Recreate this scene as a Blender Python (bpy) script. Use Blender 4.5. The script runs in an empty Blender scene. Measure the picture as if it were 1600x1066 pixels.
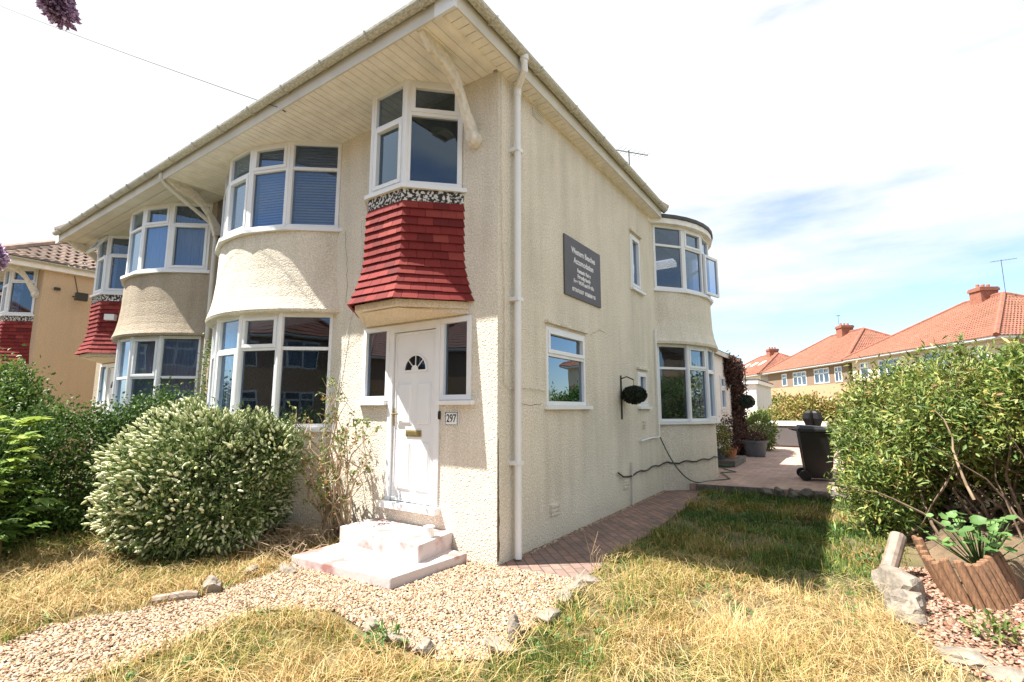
import bpy, math, random
import numpy as np
from mathutils import Vector, Matrix
random.seed(7); rng = np.random.default_rng(7)
R = math.radians
S = bpy.context.scene
col = S.collection

# ------------------------------------------------------------------ camera
CAM = np.array([2.859, -3.978, 1.5]); FPX = 765.0; YAW = R(34.0); PIT = R(7.8)
cd = bpy.data.cameras.new('camera'); cam = bpy.data.objects.new('camera', cd); col.objects.link(cam)
cam.location = CAM; cam.rotation_euler = (R(90) + PIT, 0, YAW)
cd.sensor_width = 36; cd.lens = FPX / 1600 * 36; cd.clip_end = 800; cd.clip_start = .05
S.camera = cam

# ------------------------------------------------------------------ world, sun, exposure
SUN = Vector((-.43, -.365, 1)).normalized()
el = math.asin(SUN.z); az = math.atan2(SUN.x, SUN.y)
w = bpy.data.worlds.new('World'); S.world = w; w.use_nodes = True
nt = w.node_tree; nt.nodes.clear()
out = nt.nodes.new('ShaderNodeOutputWorld')
sky = nt.nodes.new('ShaderNodeTexSky'); sky.sky_type = 'NISHITA'; sky.sun_disc = False
sky.sun_elevation = el; sky.sun_rotation = az; sky.air_density = 1.0; sky.dust_density = .2; sky.ozone_density = 2.5
bg = nt.nodes.new('ShaderNodeBackground'); bg.inputs[1].default_value = .09
nt.links.new(sky.outputs[0], bg.inputs[0])
cl = nt.nodes.new('ShaderNodeBackground'); cl.inputs[0].default_value = (.955, .985, 1, 1); cl.inputs[1].default_value = .41
tc = nt.nodes.new('ShaderNodeTexCoord'); mp = nt.nodes.new('ShaderNodeMapping')
mp.inputs['Scale'].default_value = (1, 1, 4.2); mp.inputs['Rotation'].default_value = (0, .12, 0); mp.inputs['Location'].default_value = (.35, 0, .2)
no = nt.nodes.new('ShaderNodeTexNoise'); no.inputs['Scale'].default_value = 1.9; no.inputs['Detail'].default_value = 7; no.inputs['Roughness'].default_value = .55
rp = nt.nodes.new('ShaderNodeValToRGB'); rp.color_ramp.elements[0].position = .33; rp.color_ramp.elements[1].position = .54
rp.color_ramp.elements[0].color = (.08, .08, .08, 1)
mx = nt.nodes.new('ShaderNodeMixShader')
nt.links.new(tc.outputs['Generated'], mp.inputs[0]); nt.links.new(mp.outputs[0], no.inputs['Vector'])
sz = nt.nodes.new('ShaderNodeSeparateXYZ'); nt.links.new(tc.outputs['Generated'], sz.inputs[0])
zr = nt.nodes.new('ShaderNodeMapRange'); zr.inputs['From Min'].default_value = .08; zr.inputs['From Max'].default_value = .38; zr.inputs['To Min'].default_value = -.19; zr.inputs['To Max'].default_value = .10; nt.links.new(sz.outputs[2], zr.inputs[0])
za = nt.nodes.new('ShaderNodeMath'); nt.links.new(no.outputs[0], za.inputs[0]); nt.links.new(zr.outputs[0], za.inputs[1])
yr = nt.nodes.new('ShaderNodeMapRange'); yr.inputs['From Min'].default_value = -.75; yr.inputs['From Max'].default_value = -.05; yr.inputs['To Min'].default_value = -.16; yr.inputs['To Max'].default_value = .0; nt.links.new(sz.outputs[1], yr.inputs[0])
zb_ = nt.nodes.new('ShaderNodeMath'); nt.links.new(za.outputs[0], zb_.inputs[0]); nt.links.new(yr.outputs[0], zb_.inputs[1])
xr = nt.nodes.new('ShaderNodeMapRange'); xr.inputs['From Min'].default_value = -.9; xr.inputs['From Max'].default_value = -.35; xr.inputs['To Min'].default_value = .17; xr.inputs['To Max'].default_value = .0; nt.links.new(sz.outputs[0], xr.inputs[0])
zc0 = nt.nodes.new('ShaderNodeMath'); nt.links.new(zb_.outputs[0], zc0.inputs[0]); nt.links.new(xr.outputs[0], zc0.inputs[1])
nt.links.new(zc0.outputs[0], rp.inputs[0]); nt.links.new(rp.outputs[0], mx.inputs[0])
nt.links.new(bg.outputs[0], mx.inputs[1]); nt.links.new(cl.outputs[0], mx.inputs[2]); nt.links.new(mx.outputs[0], out.inputs[0])
sd = bpy.data.lights.new('sun', 'SUN'); sun = bpy.data.objects.new('sun', sd); col.objects.link(sun)
sd.energy = 5; sd.angle = R(.5); sd.color = (1, .95, .87)
sun.rotation_euler = SUN.to_track_quat('Z', 'Y').to_euler()
S.view_settings.view_transform = 'Standard'; S.view_settings.look = 'None'; S.view_settings.gamma = 1
S.view_settings.exposure = 1.5

# ------------------------------------------------------------------ picture point -> point on a level plane (used only to survey the site)
_cy, _sy, _cp, _sp = math.cos(YAW), math.sin(YAW), math.cos(PIT), math.sin(PIT)
_f = np.array([-_sy*_cp, _cy*_cp, _sp]); _r = np.array([_cy, _sy, 0]); _u = np.cross(_r, _f)
def G(px, py, z=0.):
    d = _r*(px-800) - _u*(py-533) + _f*FPX
    t = (z-CAM[2])/d[2]; p = CAM + t*d
    return (float(p[0]), float(p[1]))

# ------------------------------------------------------------------ materials
M = {}
def newmat(name):
    m = bpy.data.materials.new(name); m.use_nodes = True; M[name] = m
    n = m.node_tree; b = n.nodes['Principled BSDF']
    return m, n, b
def mat(name, c, rough=.7, var=.15, vs=3., c2=None, bump=0., bs=60., bd=.004, metal=0., vor=False, spec=None, detail=6, stretch=None):
    m, n, b = newmat(name)
    tcn = n.nodes.new('ShaderNodeTexCoord'); src = tcn.outputs['Object']
    if stretch:
        mpn = n.nodes.new('ShaderNodeMapping'); mpn.inputs['Scale'].default_value = stretch
        n.links.new(src, mpn.inputs[0]); vsrc = mpn.outputs[0]
    else: vsrc = src
    nz = n.nodes.new('ShaderNodeTexNoise'); nz.inputs['Scale'].default_value = vs; nz.inputs['Detail'].default_value = detail
    n.links.new(vsrc, nz.inputs['Vector'])
    r = n.nodes.new('ShaderNodeValToRGB'); r.color_ramp.elements[0].position = .3; r.color_ramp.elements[1].position = .7
    a = c2 if c2 else tuple(x*(1-var) for x in c)
    r.color_ramp.elements[0].color = (*a, 1); r.color_ramp.elements[1].color = (*[min(1, x*(1+var*.5)) for x in c], 1)
    n.links.new(nz.outputs[0], r.inputs[0]); n.links.new(r.outputs[0], b.inputs['Base Color'])
    b.inputs['Roughness'].default_value = rough; b.inputs['Metallic'].default_value = metal
    if spec is not None: b.inputs['Specular IOR Level'].default_value = spec
    if bump:
        t = n.nodes.new('ShaderNodeTexVoronoi' if vor else 'ShaderNodeTexNoise'); t.inputs['Scale'].default_value = bs
        if not vor: t.inputs['Detail'].default_value = 3
        n.links.new(src, t.inputs['Vector'])
        bp = n.nodes.new('ShaderNodeBump'); bp.inputs['Strength'].default_value = bump; bp.inputs['Distance'].default_value = bd
        n.links.new(t.outputs[0], bp.inputs['Height']); n.links.new(bp.outputs[0], b.inputs['Normal'])
    return m

def stucco(name, c, stain, amt=.5, bscale=75, bstr=.8, lowdirt=True):
    m, n, b = newmat(name)
    N = n.nodes.new; L = n.links.new
    t = N('ShaderNodeTexCoord')
    big = N('ShaderNodeTexNoise'); big.inputs['Scale'].default_value = 1.1; big.inputs['Detail'].default_value = 8; big.inputs['Roughness'].default_value = .65
    L(t.outputs['Object'], big.inputs['Vector'])
    mpp = N('ShaderNodeMapping'); mpp.inputs['Scale'].default_value = (5, 5, .45); L(t.outputs['Object'], mpp.inputs[0])
    st = N('ShaderNodeTexNoise'); st.inputs['Scale'].default_value = 1.; st.inputs['Detail'].default_value = 5; L(mpp.outputs[0], st.inputs['Vector'])
    fine = N('ShaderNodeTexNoise'); fine.inputs['Scale'].default_value = 55; fine.inputs['Detail'].default_value = 3; L(t.outputs['Object'], fine.inputs['Vector'])
    mul = N('ShaderNodeMath'); mul.operation = 'MULTIPLY'; L(big.outputs[0], mul.inputs[0]); L(st.outputs[0], mul.inputs[1])
    r = N('ShaderNodeMapRange'); r.inputs['From Min'].default_value = .16; r.inputs['From Max'].default_value = .40
    r.inputs['To Min'].default_value = 0; r.inputs['To Max'].default_value = amt; L(mul.outputs[0], r.inputs[0])
    fac = r.outputs[0]
    if lowdirt:   # splash-back and damp dirt low on the wall
        sx = N('ShaderNodeSeparateXYZ'); L(t.outputs['Object'], sx.inputs[0])
        ad = N('ShaderNodeMath'); ad.operation = 'MULTIPLY_ADD'; ad.inputs[1].default_value = .9; L(big.outputs[0], ad.inputs[0]); 
        ng = N('ShaderNodeMath'); ng.operation = 'MULTIPLY'; ng.inputs[1].default_value = -1.; L(sx.outputs[2], ng.inputs[0]); L(ng.outputs[0], ad.inputs[2])
        mr = N('ShaderNodeMapRange'); mr.inputs['From Min'].default_value = .0; mr.inputs['From Max'].default_value = .55; mr.inputs['To Max'].default_value = .75
        L(ad.outputs[0], mr.inputs[0])
        mxm = N('ShaderNodeMath'); mxm.operation = 'MAXIMUM'; L(fac, mxm.inputs[0]); L(mr.outputs[0], mxm.inputs[1]); fac = mxm.outputs[0]
    mc = N('ShaderNodeMix'); mc.data_type = 'RGBA'; mc.inputs[6].default_value = (*c, 1); mc.inputs[7].default_value = (*stain, 1); L(fac, mc.inputs[0])
    f2 = N('ShaderNodeMapRange'); f2.inputs['From Min'].default_value = .3; f2.inputs['From Max'].default_value = .7; f2.inputs['To Min'].default_value = .74; f2.inputs['To Max'].default_value = 1.12
    L(fine.outputs[0], f2.inputs[0])
    mm = N('ShaderNodeMix'); mm.data_type = 'RGBA'; mm.blend_type = 'MULTIPLY'; mm.inputs[0].default_value = 1
    L(mc.outputs[2], mm.inputs[6]); L(f2.outputs[0], mm.inputs[7]); L(mm.outputs[2], b.inputs['Base Color'])
    b.inputs['Roughness'].default_value = .95; b.inputs['Specular IOR Level'].default_value = .2
    v = N('ShaderNodeTexVoronoi'); v.inputs['Scale'].default_value = bscale; v.feature = 'SMOOTH_F1'; L(t.outputs['Object'], v.inputs['Vector'])
    v2 = N('ShaderNodeTexNoise'); v2.inputs['Scale'].default_value = bscale*.45; v2.inputs['Detail'].default_value = 4; L(t.outputs['Object'], v2.inputs['Vector'])
    s = N('ShaderNodeMath'); s.operation = 'MULTIPLY_ADD'; s.inputs[1].default_value = -.9; L(v.outputs[0], s.inputs[0]); L(v2.outputs[0], s.inputs[2])
    bp = N('ShaderNodeBump'); bp.inputs['Strength'].default_value = bstr; bp.inputs['Distance'].default_value = .012
    L(s.outputs[0], bp.inputs['Height']); L(bp.outputs[0], b.inputs['Normal'])
    return m
stucco('stucco_cream', (.78, .715, .60), (.53, .49, .40), .6)
stucco('stucco_grey', (.44, .37, .285), (.33, .28, .21), .7)
stucco('stucco_orange', (.58, .43, .28), (.50, .37, .25), .5, lowdirt=False, bstr=.5)
stucco('stucco_plain', (.74, .63, .48), (.62, .50, .36), .5, 40, .2, False)
stucco('render_white', (.80, .78, .74), (.66, .64, .58), .5, 50, .3, False)
mat('upvc', (.76, .77, .78), .32, .04, 4)
mat('soffit', (.84, .81, .76), .55, .12, 6)
mat('soffit_old', (.62, .60, .54), .6, .12, 3)
mat('cast_paint', (.70, .66, .57), .75, .2, 18, bump=.4, bs=40)
mat('gutter', (.62, .60, .53), .45, .0, 9, c2=(.27, .28, .22), stretch=(3, 3, 12))
mat('gutter_grey', (.50, .49, .45), .5, .0, 7, c2=(.30, .31, .27))
mat('flaking', (.62, .60, .56), .8, 0, 30, c2=(.02, .02, .02), detail=9)
M['flaking'].node_tree.nodes['Color Ramp'].color_ramp.elements[0].position = .49
M['flaking'].node_tree.nodes['Color Ramp'].color_ramp.elements[1].position = .55
mat('dark_metal', (.02, .02, .02), .4)
mat('brass', (.42, .33, .16), .35, .3, 30, metal=.8)
mat('lead', (.06, .06, .065), .6, .3, 8)
mat('curtain_or_dark_sheet', (.62, .62, .60), .9, .25, 9, stretch=(6, 6, .3))
mat('blind_or_dark_sheet', (.55, .62, .74), .6, .1, 3)
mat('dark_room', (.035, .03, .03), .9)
mat('slate_sign', (.085, .08, .09), .55, .12, 5, bump=.08, bs=30)
mat('sign_text', (.74, .74, .78), .6)
mat('black_paint', (.012, .012, .012), .35)
mat('topiary', (.012, .022, .008), .7, .3, 40)
mat('bin_plastic', (.008, .008, .009), .42, .2, 10)
mat('tub_panel', (.11, .10, .10), .6, .2, 12, stretch=(1, 1, 20))
mat('tub_lid', (.52, .48, .42), .6, .1, 6)
mat('step_paint', (.52, .46, .45), .8, 0, 4.5, c2=(.34, .17, .155), bump=.3, bs=25, bd=.01, detail=9)
M['step_paint'].node_tree.nodes['Color Ramp'].color_ramp.elements[0].position = .36
M['step_paint'].node_tree.nodes['Color Ramp'].color_ramp.elements[1].position = .50
mat('rock', (.25, .215, .175), .95, .45, 7, bump=.8, bs=24, bd=.02)
mat('rock_dark', (.16, .14, .12), .95, .5, 7, bump=.8, bs=24, bd=.02)
mat('bark', (.17, .12, .08), .95, .5, 12, bump=.6, bs=40)
mat('twig', (.42, .31, .20), .9, .4, 9)
mat('twig_red', (.33, .16, .09), .9, .4, 9)
mat('timber', (.22, .115, .06), .85, .5, 7, stretch=(14, 14, 1.5), bump=.5, bs=60, bd=.004)
mat('log_grey', (.26, .20, .16), .55, .4, 14)
mat('hose', (.03, .08, .05), .5)
mat('pot_plastic', (.075, .085, .10), .55, .25, 20)
mat('terracotta', (.42, .17, .09), .85)
mat('brick_wall', (.33, .13, .08), .9, .3, 14)
mat('cable', (.03, .03, .03), .6)
mat('soil', (.16, .11, .065), 1, .5, 5, bump=1., bs=30, bd=.03)
mat('paper_white', (.8, .8, .78), .6)
mat('chimney_brick', (.29, .115, .075), .95, .35, 12, bump=.5, bs=20)
mat('clay', (.40, .16, .09), .9)
mat('far_green', (.10, .13, .05), 1, .5, .5)

def attrmat(name, stops, rough=.6, transl=.0, spec=.3, bump=0):
    m, n, b = newmat(name); N = n.nodes.new; L = n.links.new
    a = N('ShaderNodeAttribute'); a.attribute_name = 'rnd'
    r = N('ShaderNodeValToRGB'); cr = r.color_ramp
    while len(cr.elements) < len(stops): cr.elements.new(.5)
    for e, (p, c) in zip(cr.elements, stops): e.position = p; e.color = (*c, 1)
    L(a.outputs['Fac'], r.inputs[0]); L(r.outputs[0], b.inputs['Base Color'])
    b.inputs['Roughness'].default_value = rough; b.inputs['Specular IOR Level'].default_value = spec
    if bump:
        t = N('ShaderNodeTexCoord'); z = N('ShaderNodeTexNoise'); z.inputs['Scale'].default_value = bump; L(t.outputs['Object'], z.inputs['Vector'])
        bp = N('ShaderNodeBump'); bp.inputs['Strength'].default_value = .4; bp.inputs['Distance'].default_value = .005; L(z.outputs[0], bp.inputs['Height']); L(bp.outputs[0], b.inputs['Normal'])
    if transl:
        tr = N('ShaderNodeBsdfTranslucent'); L(r.outputs[0], tr.inputs[0]); ms = N('ShaderNodeMixShader'); ms.inputs[0].default_value = transl
        L(b.outputs[0], ms.inputs[1]); L(tr.outputs[0], ms.inputs[2]); L(ms.outputs[0], n.nodes['Material Output'].inputs[0])
    return m
attrmat('leaf_hebe', [(0, (.05, .085, .02)), (.5, (.14, .20, .06)), (1, (.34, .38, .16))], .45, .2, .4)
attrmat('flower_hebe', [(0, (.50, .54, .26)), (.5, (.66, .68, .42)), (1, (.80, .79, .58))], .8, .2)
attrmat('leaf_hedge', [(0, (.03, .065, .015)), (.6, (.08, .15, .03)), (.9, (.18, .26, .05)), (1, (.30, .28, .06))], .5, .28)
attrmat('leaf_lime', [(0, (.06, .12, .025)), (.6, (.17, .27, .05)), (1, (.38, .46, .09))], .45, .35)
attrmat('leaf_right', [(0, (.035, .07, .018)), (.3, (.10, .165, .035)), (.6, (.21, .28, .065)), (.84, (.38, .38, .11)), (.93, (.45, .30, .09)), (1, (.26, .13, .08))], .5, .28, .4)
attrmat('leaf_back', [(0, (.06, .09, .02)), (.4, (.22, .24, .06)), (.7, (.38, .31, .10)), (.85, (.30, .14, .08)), (1, (.14, .05, .04))], .5, .25)
attrmat('leaf_rose', [(0, (.07, .13, .03)), (.6, (.18, .24, .07)), (.85, (.36, .34, .12)), (1, (.40, .18, .08))], .5, .25)
attrmat('leaf_ivy', [(0, (.05, .03, .025)), (.6, (.11, .055, .04)), (1, (.17, .09, .07))], .7, .1)
attrmat('leaf_bright', [(0, (.07, .15, .04)), (1, (.17, .30, .09))], .5, .3)
attrmat('flower_purple', [(0, (.12, .07, .10)), (.4, (.34, .22, .38)), (1, (.74, .58, .82))], .7, .6)
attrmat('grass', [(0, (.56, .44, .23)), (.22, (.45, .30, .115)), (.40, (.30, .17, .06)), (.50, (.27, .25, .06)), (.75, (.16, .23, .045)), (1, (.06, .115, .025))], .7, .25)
attrmat('pebble', [(0, (.24, .14, .085)), (.3, (.36, .24, .15)), (.6, (.43, .32, .22)), (.85, (.50, .44, .35)), (1, (.14, .10, .08))], .8, 0, .3, 90)
attrmat('slate_chip', [(0, (.19, .08, .05)), (.35, (.30, .16, .105)), (.7, (.42, .30, .23)), (1, (.14, .065, .045))], .8, 0, .3, 90)
attrmat('tile_red', [(0, (.11, .014, .014)), (.15, (.16, .019, .018)), (.75, (.20, .026, .023)), (1, (.26, .05, .04))], .8, 0, .25, 120)

def glass(name, tint, refl=.07):
    m, n, b = newmat(name); N = n.nodes.new; L = n.links.new
    n.nodes.remove(b)
    lw = N('ShaderNodeLayerWeight'); lw.inputs[0].default_value = .5
    p = N('ShaderNodeMath'); p.operation = 'POWER'; p.inputs[1].default_value = 2.3; L(lw.outputs['Facing'], p.inputs[0])
    mr = N('ShaderNodeMapRange'); mr.inputs['To Min'].default_value = refl; mr.inputs['To Max'].default_value = .95; L(p.outputs[0], mr.inputs[0])
    tr = N('ShaderNodeBsdfTransparent'); tr.inputs[0].default_value = (*tint, 1)
    gl = N('ShaderNodeBsdfGlossy'); gl.inputs['Roughness'].default_value = .01; gl.inputs[0].default_value = (.62, .80, 1, 1)
    t = N('ShaderNodeTexCoord'); nz = N('ShaderNodeTexNoise'); nz.inputs['Scale'].default_value = 1.3; L(t.outputs['Object'], nz.inputs['Vector'])
    bp = N('ShaderNodeBump'); bp.inputs['Strength'].default_value = .12; bp.inputs['Distance'].default_value = .02; L(nz.outputs[0], bp.inputs['Height']); L(bp.outputs[0], gl.inputs['Normal'])
    ms = N('ShaderNodeMixShader'); L(mr.outputs[0], ms.inputs[0]); L(tr.outputs[0], ms.inputs[1]); L(gl.outputs[0], ms.inputs[2])
    L(ms.outputs[0], n.nodes['Material Output'].inputs[0])
glass('glass', (.36, .41, .52), .09)
glass('glass_frost', (.45, .50, .47), .08)

def tilemat(name, c, c2, moss=None):
    m, n, b = newmat(name); N = n.nodes.new; L = n.links.new
    t = N('ShaderNodeTexCoord'); nz = N('ShaderNodeTexNoise'); nz.inputs['Scale'].default_value = 1.2; nz.inputs['Detail'].default_value = 8
    L(t.outputs['Object'], nz.inputs['Vector'])
    vo = N('ShaderNodeTexVoronoi'); vo.inputs['Scale'].default_value = 7; L(t.outputs['Object'], vo.inputs['Vector'])
    r = N('ShaderNodeValToRGB'); r.color_ramp.elements[0].position = .35; r.color_ramp.elements[1].position = .65
    r.color_ramp.elements[0].color = (*c2, 1); r.color_ramp.elements[1].color = (*c, 1); L(nz.outputs[0], r.inputs[0])
    mm = N('ShaderNodeMix'); mm.data_type = 'RGBA'; mm.blend_type = 'MULTIPLY'; mm.inputs[0].default_value = .3; L(r.outputs[0], mm.inputs[6]); sxx = N('ShaderNodeSeparateColor'); L(vo.outputs['Color'], sxx.inputs[0]); L(sxx.outputs[0], mm.inputs[7])
    L(mm.outputs[2], b.inputs['Base Color']); b.inputs['Roughness'].default_value = .9
tilemat('roof_red', (.32, .115, .075), (.22, .10, .06))
stucco('stucco_brown', (.27, .19, .14), (.2, .15, .11), .5, 40, .2, False)
stucco('stucco_peach', (.52, .34, .21), (.45, .3, .19), .5, 40, .2, False)
tilemat('roof_brown', (.34, .24, .19), (.20, .15, .12))

def brickpave(name, c1, c2, mortar, scale=1., rot=0):
    m, n, b = newmat(name); N = n.nodes.new; L = n.links.new
    t = N('ShaderNodeTexCoord'); mpp = N('ShaderNodeMapping'); mpp.inputs['Rotation'].default_value = (0, 0, rot); L(t.outputs['Object'], mpp.inputs[0])
    br = N('ShaderNodeTexBrick'); br.inputs['Scale'].default_value = scale; br.inputs['Color1'].default_value = (*c1, 1); br.inputs['Color2'].default_value = (*c2, 1)
    br.inputs['Mortar'].default_value = (*mortar, 1); br.inputs['Mortar Size'].default_value = .006; br.inputs['Brick Width'].default_value = .2; br.inputs['Row Height'].default_value = .1
    L(mpp.outputs[0], br.inputs['Vector'])
    nz = N('ShaderNodeTexNoise'); nz.inputs['Scale'].default_value = 2.3; nz.inputs['Detail'].default_value = 9; nz.inputs['Roughness'].default_value = .7; L(t.outputs['Object'], nz.inputs['Vector'])
    f2 = N('ShaderNodeMapRange'); f2.inputs['From Min'].default_value = .3; f2.inputs['From Max'].default_value = .7; f2.inputs['To Min'].default_value = .6; f2.inputs['To Max'].default_value = 1.2; L(nz.outputs[0], f2.inputs[0])
    mm = N('ShaderNodeMix'); mm.data_type = 'RGBA'; mm.blend_type = 'MULTIPLY'; mm.inputs[0].default_value = 1; L(br.outputs[0], mm.inputs[6]); L(f2.outputs[0], mm.inputs[7])
    L(mm.outputs[2], b.inputs['Base Color']); b.inputs['Roughness'].default_value = .9
    bp = N('ShaderNodeBump'); bp.inputs['Strength'].default_value = .7; bp.inputs['Distance'].default_value = .006; bp.invert = True
    L(br.outputs['Fac'], bp.inputs['Height']); L(bp.outputs[0], b.inputs['Normal'])
brickpave('path_brick', (.30, .18, .14), (.19, .13, .11), (.09, .08, .065), 1, R(45))
brickpave('patio_brick', (.50, .33, .26), (.42, .29, .24), (.25, .2, .17), 1, R(45))

# ground: dry thatch
m, n, b = newmat('ground'); N = n.nodes.new; L = n.links.new
t = N('ShaderNodeTexCoord'); nz = N('ShaderNodeTexNoise'); nz.inputs['Scale'].default_value = 1.6; nz.inputs['Detail'].default_value = 9; L(t.outputs['Object'], nz.inputs['Vector'])
r = N('ShaderNodeValToRGB'); cr = r.color_ramp; cr.elements[0].position = .35; cr.elements[0].color = (.10, .09, .04, 1); cr.elements[1].position = .65; cr.elements[1].color = (.22, .16, .08, 1)
L(nz.outputs[0], r.inputs[0]); L(r.outputs[0], b.inputs['Base Color']); b.inputs['Roughness'].default_value = 1
n2 = N('ShaderNodeTexNoise'); n2.inputs['Scale'].default_value = 45; n2.inputs['Detail'].default_value = 4; L(t.outputs['Object'], n2.inputs['Vector'])
bp = N('ShaderNodeBump'); bp.inputs['Strength'].default_value = 1; bp.inputs['Distance'].default_value = .03; L(n2.outputs[0], bp.inputs['Height']); L(bp.outputs[0], b.inputs['Normal'])

# ------------------------------------------------------------------ object helpers
ORG = {}
def tag(o, label=None, cat=None, group=None, kind=None):
    if label: o['label'] = label
    if cat: o['category'] = cat
    if group: o['group'] = group
    if kind: o['kind'] = kind
    return o
def thing(name, label, cat, loc=(0, 0, 0), group=None):
    o = bpy.data.objects.new(name, None); col.objects.link(o); o.location = loc; o.empty_display_size = .2
    ORG[o.name] = Vector(loc)
    return tag(o, label, cat, group)
def link(name, me, parent=None, loc=None):
    o = bpy.data.objects.new(name, me); col.objects.link(o)
    if parent is not None: o.parent = parent; ORG[o.name] = ORG[parent.name]
    elif loc is not None: o.location = loc; ORG[o.name] = Vector(loc)
    else: ORG[o.name] = Vector((0, 0, 0))
    return o
class MB:
    def __init__(s, T=None, flip=False): s.v = []; s.f = []; s.T = T; s.flip = flip; s.rnd = None
    def add(s, vs, fs, r=None):
        k = len(s.v)
        for p in vs: s.v.append(s.T(*p) if s.T else tuple(p))
        for f in fs: s.f.append(tuple(k+i for i in (reversed(f) if s.flip else f)))
        if r is not None:
            if s.rnd is None: s.rnd = []
            s.rnd += [r]*len(fs)
    def hexa(s, p, r=None):   # p: 4 bottom ccw, 4 top ccw
        s.add(p, [(3, 2, 1, 0), (4, 5, 6, 7), (0, 1, 5, 4), (1, 2, 6, 5), (2, 3, 7, 6), (3, 0, 4, 7)], r)
    def box(s, x0, x1, y0, y1, z0, z1, r=None):
        s.hexa([(x0, y0, z0), (x1, y0, z0), (x1, y1, z0), (x0, y1, z0), (x0, y0, z1), (x1, y0, z1), (x1, y1, z1), (x0, y1, z1)], r)
    def lbox(s, P, d, n, u0, u1, v0, v1, w0, w1, r=None):   # local frame: P origin (x,y), d along, n outward, v = height
        q = lambda u, w_, v: (P[0]+d[0]*u+n[0]*w_, P[1]+d[1]*u+n[1]*w_, v)
        s.hexa([q(u0, w1, v0), q(u1, w1, v0), q(u1, w0, v0), q(u0, w0, v0), q(u0, w1, v1), q(u1, w1, v1), q(u1, w0, v1), q(u0, w0, v1)], r)
    def prism(s, pts, z0, z1):   # plan polygon ccw
        k = len(pts)
        z0f = z0 if callable(z0) else (lambda i: z0); z1f = z1 if callable(z1) else (lambda i: z1)
        s.add([(x, y, z0f(i)) for i, (x, y) in enumerate(pts)] + [(x, y, z1f(i)) for i, (x, y) in enumerate(pts)],
              [tuple(range(k-1, -1, -1)), tuple(range(k, 2*k))] + [(i, (i+1) % k, k+(i+1) % k, k+i) for i in range(k)])
    def tube(s, pts, rad, k=8, cap=True, r=None):
        pts = [Vector(p) for p in pts]; rs = rad if hasattr(rad, '__len__') else [rad]*len(pts)
        V = []; prev = None
        for i, p in enumerate(pts):
            a = pts[max(0, i-1)]; c = pts[min(len(pts)-1, i+1)]; d = (c-a).normalized()
            ref = prev if prev is not None else (Vector((0, 0, 1)) if abs(d.z) < .9 else Vector((1, 0, 0)))
            x = (ref - d*ref.dot(d)); x = x.normalized() if x.length > 1e-6 else d.orthogonal().normalized(); prev = x; y = d.cross(x)
            for j in range(k):
                t = 2*math.pi*j/k; V.append(tuple(p+(x*math.cos(t)+y*math.sin(t))*rs[i]))
        F = [(i*k+j, i*k+(j+1) % k, (i+1)*k+(j+1) % k, (i+1)*k+j) for i in range(len(pts)-1) for j in range(k)]
        if cap: F += [tuple(range(k-1, -1, -1)), tuple((len(pts)-1)*k+j for j in range(k))]
        s.add(V, F, r)
    def lathe(s, c, prof, k=24, sq=None):
        V = []; 
        for (r_, z) in prof:
            for j in range(k):
                t = 2*math.pi*j/k; V.append((c[0]+r_*math.cos(t), c[1]+r_*math.sin(t), c[2]+z))
        F = [(i*k+j, i*k+(j+1) % k, (i+1)*k+(j+1) % k, (i+1)*k+j) for i in range(len(prof)-1) for j in range(k)]
        F += [tuple(range(k-1, -1, -1)), tuple((len(prof)-1)*k+j for j in range(k))]
        s.add(V, F)
    def build(s, name, m, parent=None, smooth=False, loc=None, bevel=0):
        me = bpy.data.meshes.new(name)
        o = link(name, me, parent, loc); og = ORG[o.name]
        me.from_pydata([(a-og.x, b_-og.y, c-og.z) for a, b_, c in s.v], [], s.f)
        me.materials.append(M[m])
        if s.rnd is not None:
            at = me.attributes.new('rnd', 'FLOAT', 'FACE'); at.data.foreach_set('value', np.array(s.rnd, dtype=np.float32))
        if smooth: me.shade_smooth() if hasattr(me, 'shade_smooth') else None
        if bevel:
            md = o.modifiers.new('bevel', 'BEVEL'); md.width = bevel; md.segments = 2; md.limit_method = 'ANGLE'
        me.update()
        return o
def fastmesh(name, V, F, m, parent=None, rnd=None, smooth=False, loc=None):
    """V (n,3), F (m,k) arrays of equal-sided faces (or list of such arrays)"""
    Fs = F if isinstance(F, list) else [F]
    me = bpy.data.meshes.new(name); o = link(name, me, parent, loc); og = ORG[o.name]
    V = np.asarray(V, np.float32) - np.array([og.x, og.y, og.z], np.float32)
    me.vertices.add(len(V)); me.vertices.foreach_set('co', V.ravel())
    nl = sum(f.size for f in Fs); nf = sum(len(f) for f in Fs)
    me.loops.add(nl); me.polygons.add(nf)
    me.loops.foreach_set('vertex_index', np.concatenate([f.ravel() for f in Fs]).astype(np.int32))
    tot = np.concatenate([np.full(len(f), f.shape[1], np.int32) for f in Fs]); st = np.concatenate([[0], np.cumsum(tot)[:-1]]).astype(np.int32)
    me.polygons.foreach_set('loop_start', st)
    me.update(calc_edges=True)
    if rnd is not None:
        at = me.attributes.new('rnd', 'FLOAT', 'FACE'); at.data.foreach_set('value', rnd.astype(np.float32))
    me.materials.append(M[m])
    if smooth: me.shade_smooth()
    return o
def nrm(a): return a/np.maximum(np.linalg.norm(a, axis=-1, keepdims=True), 1e-9)
def vnoise(P, sc, seed=0):
    P = np.asarray(P, float)*sc + seed*17.13
    i = np.floor(P).astype(int); f = P-i; f = f*f*(3-2*f); D = P.shape[1]; o = np.zeros(len(P))
    for c in range(2**D):
        b_ = np.array([(c >> k) & 1 for k in range(D)]); q = i+b_
        h = np.sin(q @ np.array([127.1, 311.7, 74.7][:D]))*43758.5453; h = h-np.floor(h)
        o += h*np.prod(np.where(b_, f, 1-f), axis=1)
    return o
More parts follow.
